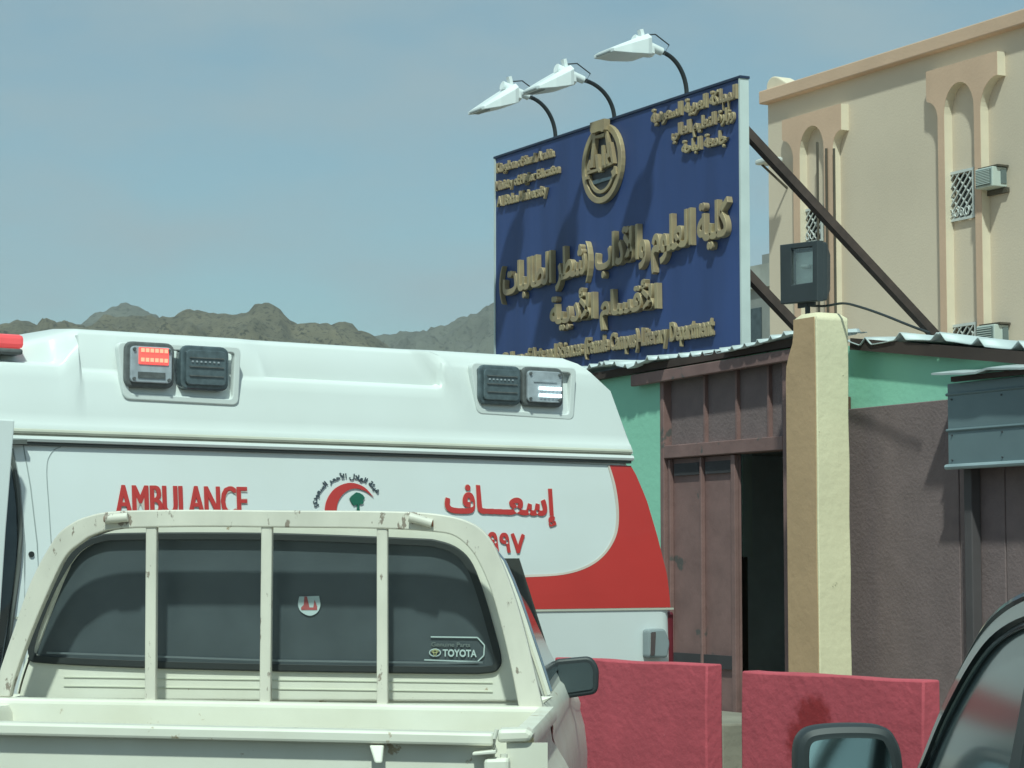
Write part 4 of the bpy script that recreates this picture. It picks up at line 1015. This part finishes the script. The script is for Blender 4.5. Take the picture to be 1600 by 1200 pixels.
# cab body below the belt: doors, wings, bonnet
def bodyside(sg, u0):
    rows = []
    for y in (-.10, .0, .6, 1.25, 1.35, 2.0, 2.55):
        row = []
        zt = zbelt + .02 if y < 1.4 else zbelt - .06 * (y - 1.3)
        for du, dz_ in ((-.035, -.004), (-.012, .0), (.022, -.03), (.040, -.075), (.038, -.10), (.055, -.16), (.066, -.26), (.064, -.40), (.04, -.60)):
            row.append((u0 + sg * du, y, zt + dz_))
        rows.append(row)
    return MB().loft(rows, caps=False, closed=False).build('cab_side', M_cream, pk, smooth=True)
uc1 = cab_out[-1][0]; uc0 = cab_out[0][0]
bodyside(1, uc1 - .01); bodyside(-1, uc0 + .01)
MB().box(uc0 + .05, uc1 - .05, 1.7, 2.6, .6, zbelt - .03).build('bonnet', M_cream, pk, bevel=.06, seg=3)
MB().box(uc0 + .03, uc1 - .03, -1.4, 2.5, .42, .6).build('chassis', M_black, pk)
MB().box(uc0, uc1, 2.6, 2.72, .4, .6).build('front_bumper', M_steel, pk, bevel=.03); MB().box(uc0, uc1, YT - .2, YT - .1, .4, .55).build('rear_bumper', M_steel, pk, bevel=.03)
for y in (-.75, 2.05):
    for u in (uc0 + .02, uc1 - .2):
        t = MB().tube([(u, y, .34), (u + .19, y, .34)], .34, 24).build('wheel', M_tyre, pk, bevel=.02)
        MB().tube([(u - .006 if u < 0 else u + .17, y, .34), (u + .02 if u < 0 else u + .197, y, .34)], .2, 16).build('rim', M_rim, t)
# windscreen
MB().loft([[(uc0 + .14, 1.32, zr - .10), (uc1 - .14, 1.32, zr - .10)], [(uc0 + .05, 1.86, zbelt + .03), (uc1 - .05, 1.86, zbelt + .03)]], caps=False, closed=False).build('windscreen', M_glass, pk)
# side windows following the shell
ntab = sorted([(z, u) for u, z in cab_out if u > ctr]); ntabl = sorted([(z, u) for u, z in cab_out if u < ctr])
for sg, tb in ((1, ntab), (-1, ntabl)):
    rows = []
    for y in (.10, .22, .5, .9, 1.12, 1.25):
        row = []
        for t in range(9):
            z = zbelt + .04 + (zr - .13 - zbelt - .04) * t / 8 * (1 if y < .15 else 1 - .32 * (y - .15))
            row.append((ctr + (interp(tb, z) - ctr) * (1 - .099 * max(0, y - .05) * (z - zbelt) / (zr - zbelt)) + sg * .010, y, z))
        rows.append(row)
    sw = MB().loft(rows, caps=False, closed=False).build('side_window', M_glass, pk, smooth=True)
    for ya3, r3, mm in ((.08, .010, M_cream), (.26, .007, M_steel)):
        MB().tube([(interp(tb, zbelt + .02 + (zr - .08 - zbelt) * t / 8) + sg * .012, ya3, zbelt + .02 + (zr - .08 - zbelt) * t / 8) for t in range(9)], r3, 6).build('window_trim', mm, sw, smooth=True)
    MB().tube([(interp(tb, zr - .07) + sg * .015, .05, zr - .065), (interp(tb, zr - .07) - sg * .04, 1.15, zr - .075)], .008, 6).build('rain_gutter', M_cream, pk, smooth=True)
# mirrors
ym = 1.28
mq = rnd(PK.l([(867, 1034), (922, 1029), (932, 1045), (931, 1080), (885, 1087), (868, 1083)], ym), .018)
mr = plate('mirror', [mq], ym - .03, ym + .03, M_black, pk, .008, smooth=True)
plate('mirror_glass', [grow(mq, -.010)], ym - .034, ym - .0305, mat('dull mirror back', (.06, .08, .085), .35), mr)
m0 = K(886, 1086, ym); m1 = K(880, 1100, ym); m2 = K(868, 1122, ym)
MB().tube([(m0[0], ym, m0[1]), (m1[0], ym, m1[1]), (m2[0] + .01, ym, m2[1]), (uc1 + .03, ym, m2[1] - .01)], [.012, .02, .017, .014], 10).build('mirror_arm', M_steel, mr, smooth=True)
MB().tube([(uc0 - .02, ym, zbelt - .08), (uc0 - .12, ym, zbelt)], .012, 8).box(uc0 - .24, uc0 - .10, ym - .03, ym + .03, zbelt, zbelt + .13).build('mirror', M_black, pk)

# ------------------------------------------------------------ grey car, lower right
M_carp = mat('dark grey metallic paint', (.085, .10, .10), .3, metal=.3, coat=.6, var=.08)
M_side = mat('side glass', (.10, .125, .125), .12, spec=.35, coat=0, var=.0)
CF = Frame((.9, 5.3), Vector((1, 0)))
ce = CF.empty('parked_car', label='dark grey car at the right edge, black door mirror before the stained barrier', cat='car')
oy = 5.3; ox = .9
# side profile points (Y, z, X)
prof = [(5.62, .96, .90), (5.38, 1.03, .918), (5.25, 1.08, .926), (5.1, 1.224, .956), (4.9, 1.36, .98), (4.7, 1.44, .992), (4.4, 1.488, 1.002), (4.0, 1.50, 1.008), (3.5, 1.50, 1.008), (3.0, 1.47, 1.0), (2.6, 1.36, .98), (2.3, 1.16, .945), (2.15, .98, .91)]
prof = [Vector(p) for p in prof]
top = cr([tuple(p) for p in prof], 5)
def sideX(z): return .895 + (z - .93) * .2
cxw = 1.78      # centre of car in x
rows = []
for (Y, z, X) in top:
    rows.append([(X - ox, Y - oy, z), (X - ox + .02, Y - oy, z + .014), (X - ox + .09, Y - oy - (.0), z + .032), (cxw - ox, Y - oy, z + .05), (2 * cxw - X - .09 - ox, Y - oy, z + .032), (2 * cxw - X - .02 - ox, Y - oy, z + .014), (2 * cxw - X - ox, Y - oy, z)])
i0 = [i for i, t in enumerate(top) if t[0] < 4.55][0]; i1 = [i for i, t in enumerate(top) if t[0] < 2.9][0]
MB().loft(rows[i0 - 2:i1 + 2], caps=False, closed=False).build('roof', M_carp, ce, smooth=True)
MB().loft(rows[:i0 - 1], caps=False, closed=False).build('windscreen', M_glass, ce, smooth=True)
MB().loft(rows[i1 + 1:], caps=False, closed=False).build('rear_screen', M_glass, ce, smooth=True)
def sidepiece(name, lp, off, th, m, sg=1, parent=ce, holes=()):
    """outline in (Y,z) laid on the leaning side of the greenhouse"""
    V, Fc = curve_mesh([[lp] + list(holes)], th / 2)
    vs = []
    for v in V:
        X = sideX(v.y) + off + v.z
        if sg < 0: X = 2 * cxw - X
        vs.append((X - ox, v.x - oy, v.y))
    me = bpy.data.meshes.new(name); me.from_pydata(vs, [], Fc); me.update(); return finish(name, me, m, parent)
outl = [(t[0], t[1]) for t in top]
def shrink(pts, d):
    c = (3.8, 1.15); o = []
    for y, z in pts: o.append((c[0] + (y - c[0]) * (1 - d / 1.5), c[1] + (z - c[1]) * (1 - d / .35)))
    return o
in1 = shrink(outl, .035)
in1 = [p for p in in1 if p[1] > .985]; 
for sg in (1, -1):
    fr1 = sidepiece('window_frame', outl, .0, .03, M_carp, sg, holes=[in1])
    yb = 4.28
    fw = [p for p in in1 if p[0] > yb + .04]; fw = fw + [(yb + .04, .99)]; 
    bw = [p for p in in1 if p[0] < yb - .04]; bw = [(yb - .04, .99)] + bw
    sidepiece('front_side_window', fw, .008, .006, M_side, sg)
    sidepiece('rear_side_window', bw, .008, .006, M_side, sg)
    sidepiece('door_pillar', [(yb - .045, .985), (yb + .045, .985), (yb + .03, 1.475), (yb - .04, 1.475)], -.006, .03, M_black, sg)
    # drip rail and bright trim along the roof edge
    MB().tube([((t[2] - .004 if sg > 0 else 2 * cxw - t[2] + .004) - ox, t[0] - oy, t[1] + .004) for t in top[6:-6]], .011, 6).build('roof_rail', M_carp, ce, smooth=True)
    MB().tube([((sideX(z) - .004 if sg > 0 else 2 * cxw - sideX(z) + .004) - ox, y - oy, z) for y, z in shrink(outl, .05) if z > 1.0], .005, 6).build('window_trim', M_steel, ce, smooth=True)
# body below the belt
rows = []
for Y, hw_ , zt2 in ((7.1, .60, .72), (6.9, .74, .80), (6.2, .84, .93), (5.6, .865, .975), (4.5, .875, .985), (3.0, .875, .985), (2.2, .86, .98), (1.6, .80, .95), (1.3, .66, .86)):
    rows.append([(cxw - ox + sx * hw_ * k_, Y - oy, z_) for sx, k_, z_ in ((-1, .93, .25), (-1, 1.0, .45), (-1, 1.02, .7), (-1, 1.0, zt2 - .08), (-1, .97, zt2 - .01), (-1, .9, zt2 + .01), (1, .9, zt2 + .01), (1, .97, zt2 - .01), (1, 1, zt2 - .08), (1, 1.02, .7), (1, 1, .45), (1, .93, .25))])
MB().loft(rows).build('body', M_carp, ce, smooth=True)
for Y in (6.25, 2.4):
    for x in (.92, 2.46):
        t = MB().tube([(x - ox, Y - oy, .32), (x - ox + .2, Y - oy, .32)], .32, 24).build('wheel', M_tyre, ce, bevel=.02)
        MB().tube([(x - ox - .005, Y - oy, .32), (x - ox + .205, Y - oy, .32)], .2, 16).build('rim', M_rim, t)
# seats behind the glass
for x in (1.25, 1.95):
    MB().loft([[(x - ox + a * s3, 4.2 - oy + b3 * .12 - zz * .12, .6 + zz) for a, b3 in ((0, 0), (.45, 0), (.45, 1), (0, 1))] for zz, s3 in ((0, 1), (.6, 1), (.62, .6), (.82, .55))]).build('seat', MATS['dark seat cloth'], ce, bevel=.03)
# door mirror
ymr = 5.2
mo = cr([(1256, 1230), (1254, 1180), (1260, 1156), (1280, 1147), (1330, 1144), (1374, 1147), (1388, 1160), (1396, 1185), (1398, 1235), (1390, 1262), (1330, 1268), (1262, 1258)], 5, True)
mo = CF.l(mo, ymr - oy)
mrr = plate('door_mirror', [mo], ymr - oy - .02, ymr - oy + .07, M_black, ce, .018, smooth=True)
zmc = sum(z for _, z in mo) / len(mo)
plate('mirror_glass', [grow(mo, -.011)], ymr - oy - .034, ymr - oy - .028, mat('mirror glass', (.50, .62, .58), .05, metal=1, var=0), mrr, bend=lambda x, y, z: (x, y + (z - zmc) * .11, z))
MB().box(.85 - ox, .93 - ox, ymr - oy, ymr - oy + .06, .96, 1.02).build('mirror_foot', M_black, mrr, bevel=.015)

# ------------------------------------------------------------ dusty air
hz = MB().box(-3550, 3550, -1240, 4560, -1.2, 170).build('haze', None)
mh = bpy.data.materials.new('dusty air'); mh.use_nodes = True; n = mh.node_tree.nodes; n.clear()
oh = n.new('ShaderNodeOutputMaterial'); pvn = n.new('ShaderNodeVolumePrincipled'); pvn.inputs['Color'].default_value = (.80, .86, .88, 1); pvn.inputs['Density'].default_value = .00018; pvn.inputs['Anisotropy'].default_value = .0
mh.node_tree.links.new(pvn.outputs[0], oh.inputs['Volume']); hz.data.materials.append(mh); tag(hz, kind='stuff')
bpy.context.view_layer.update()
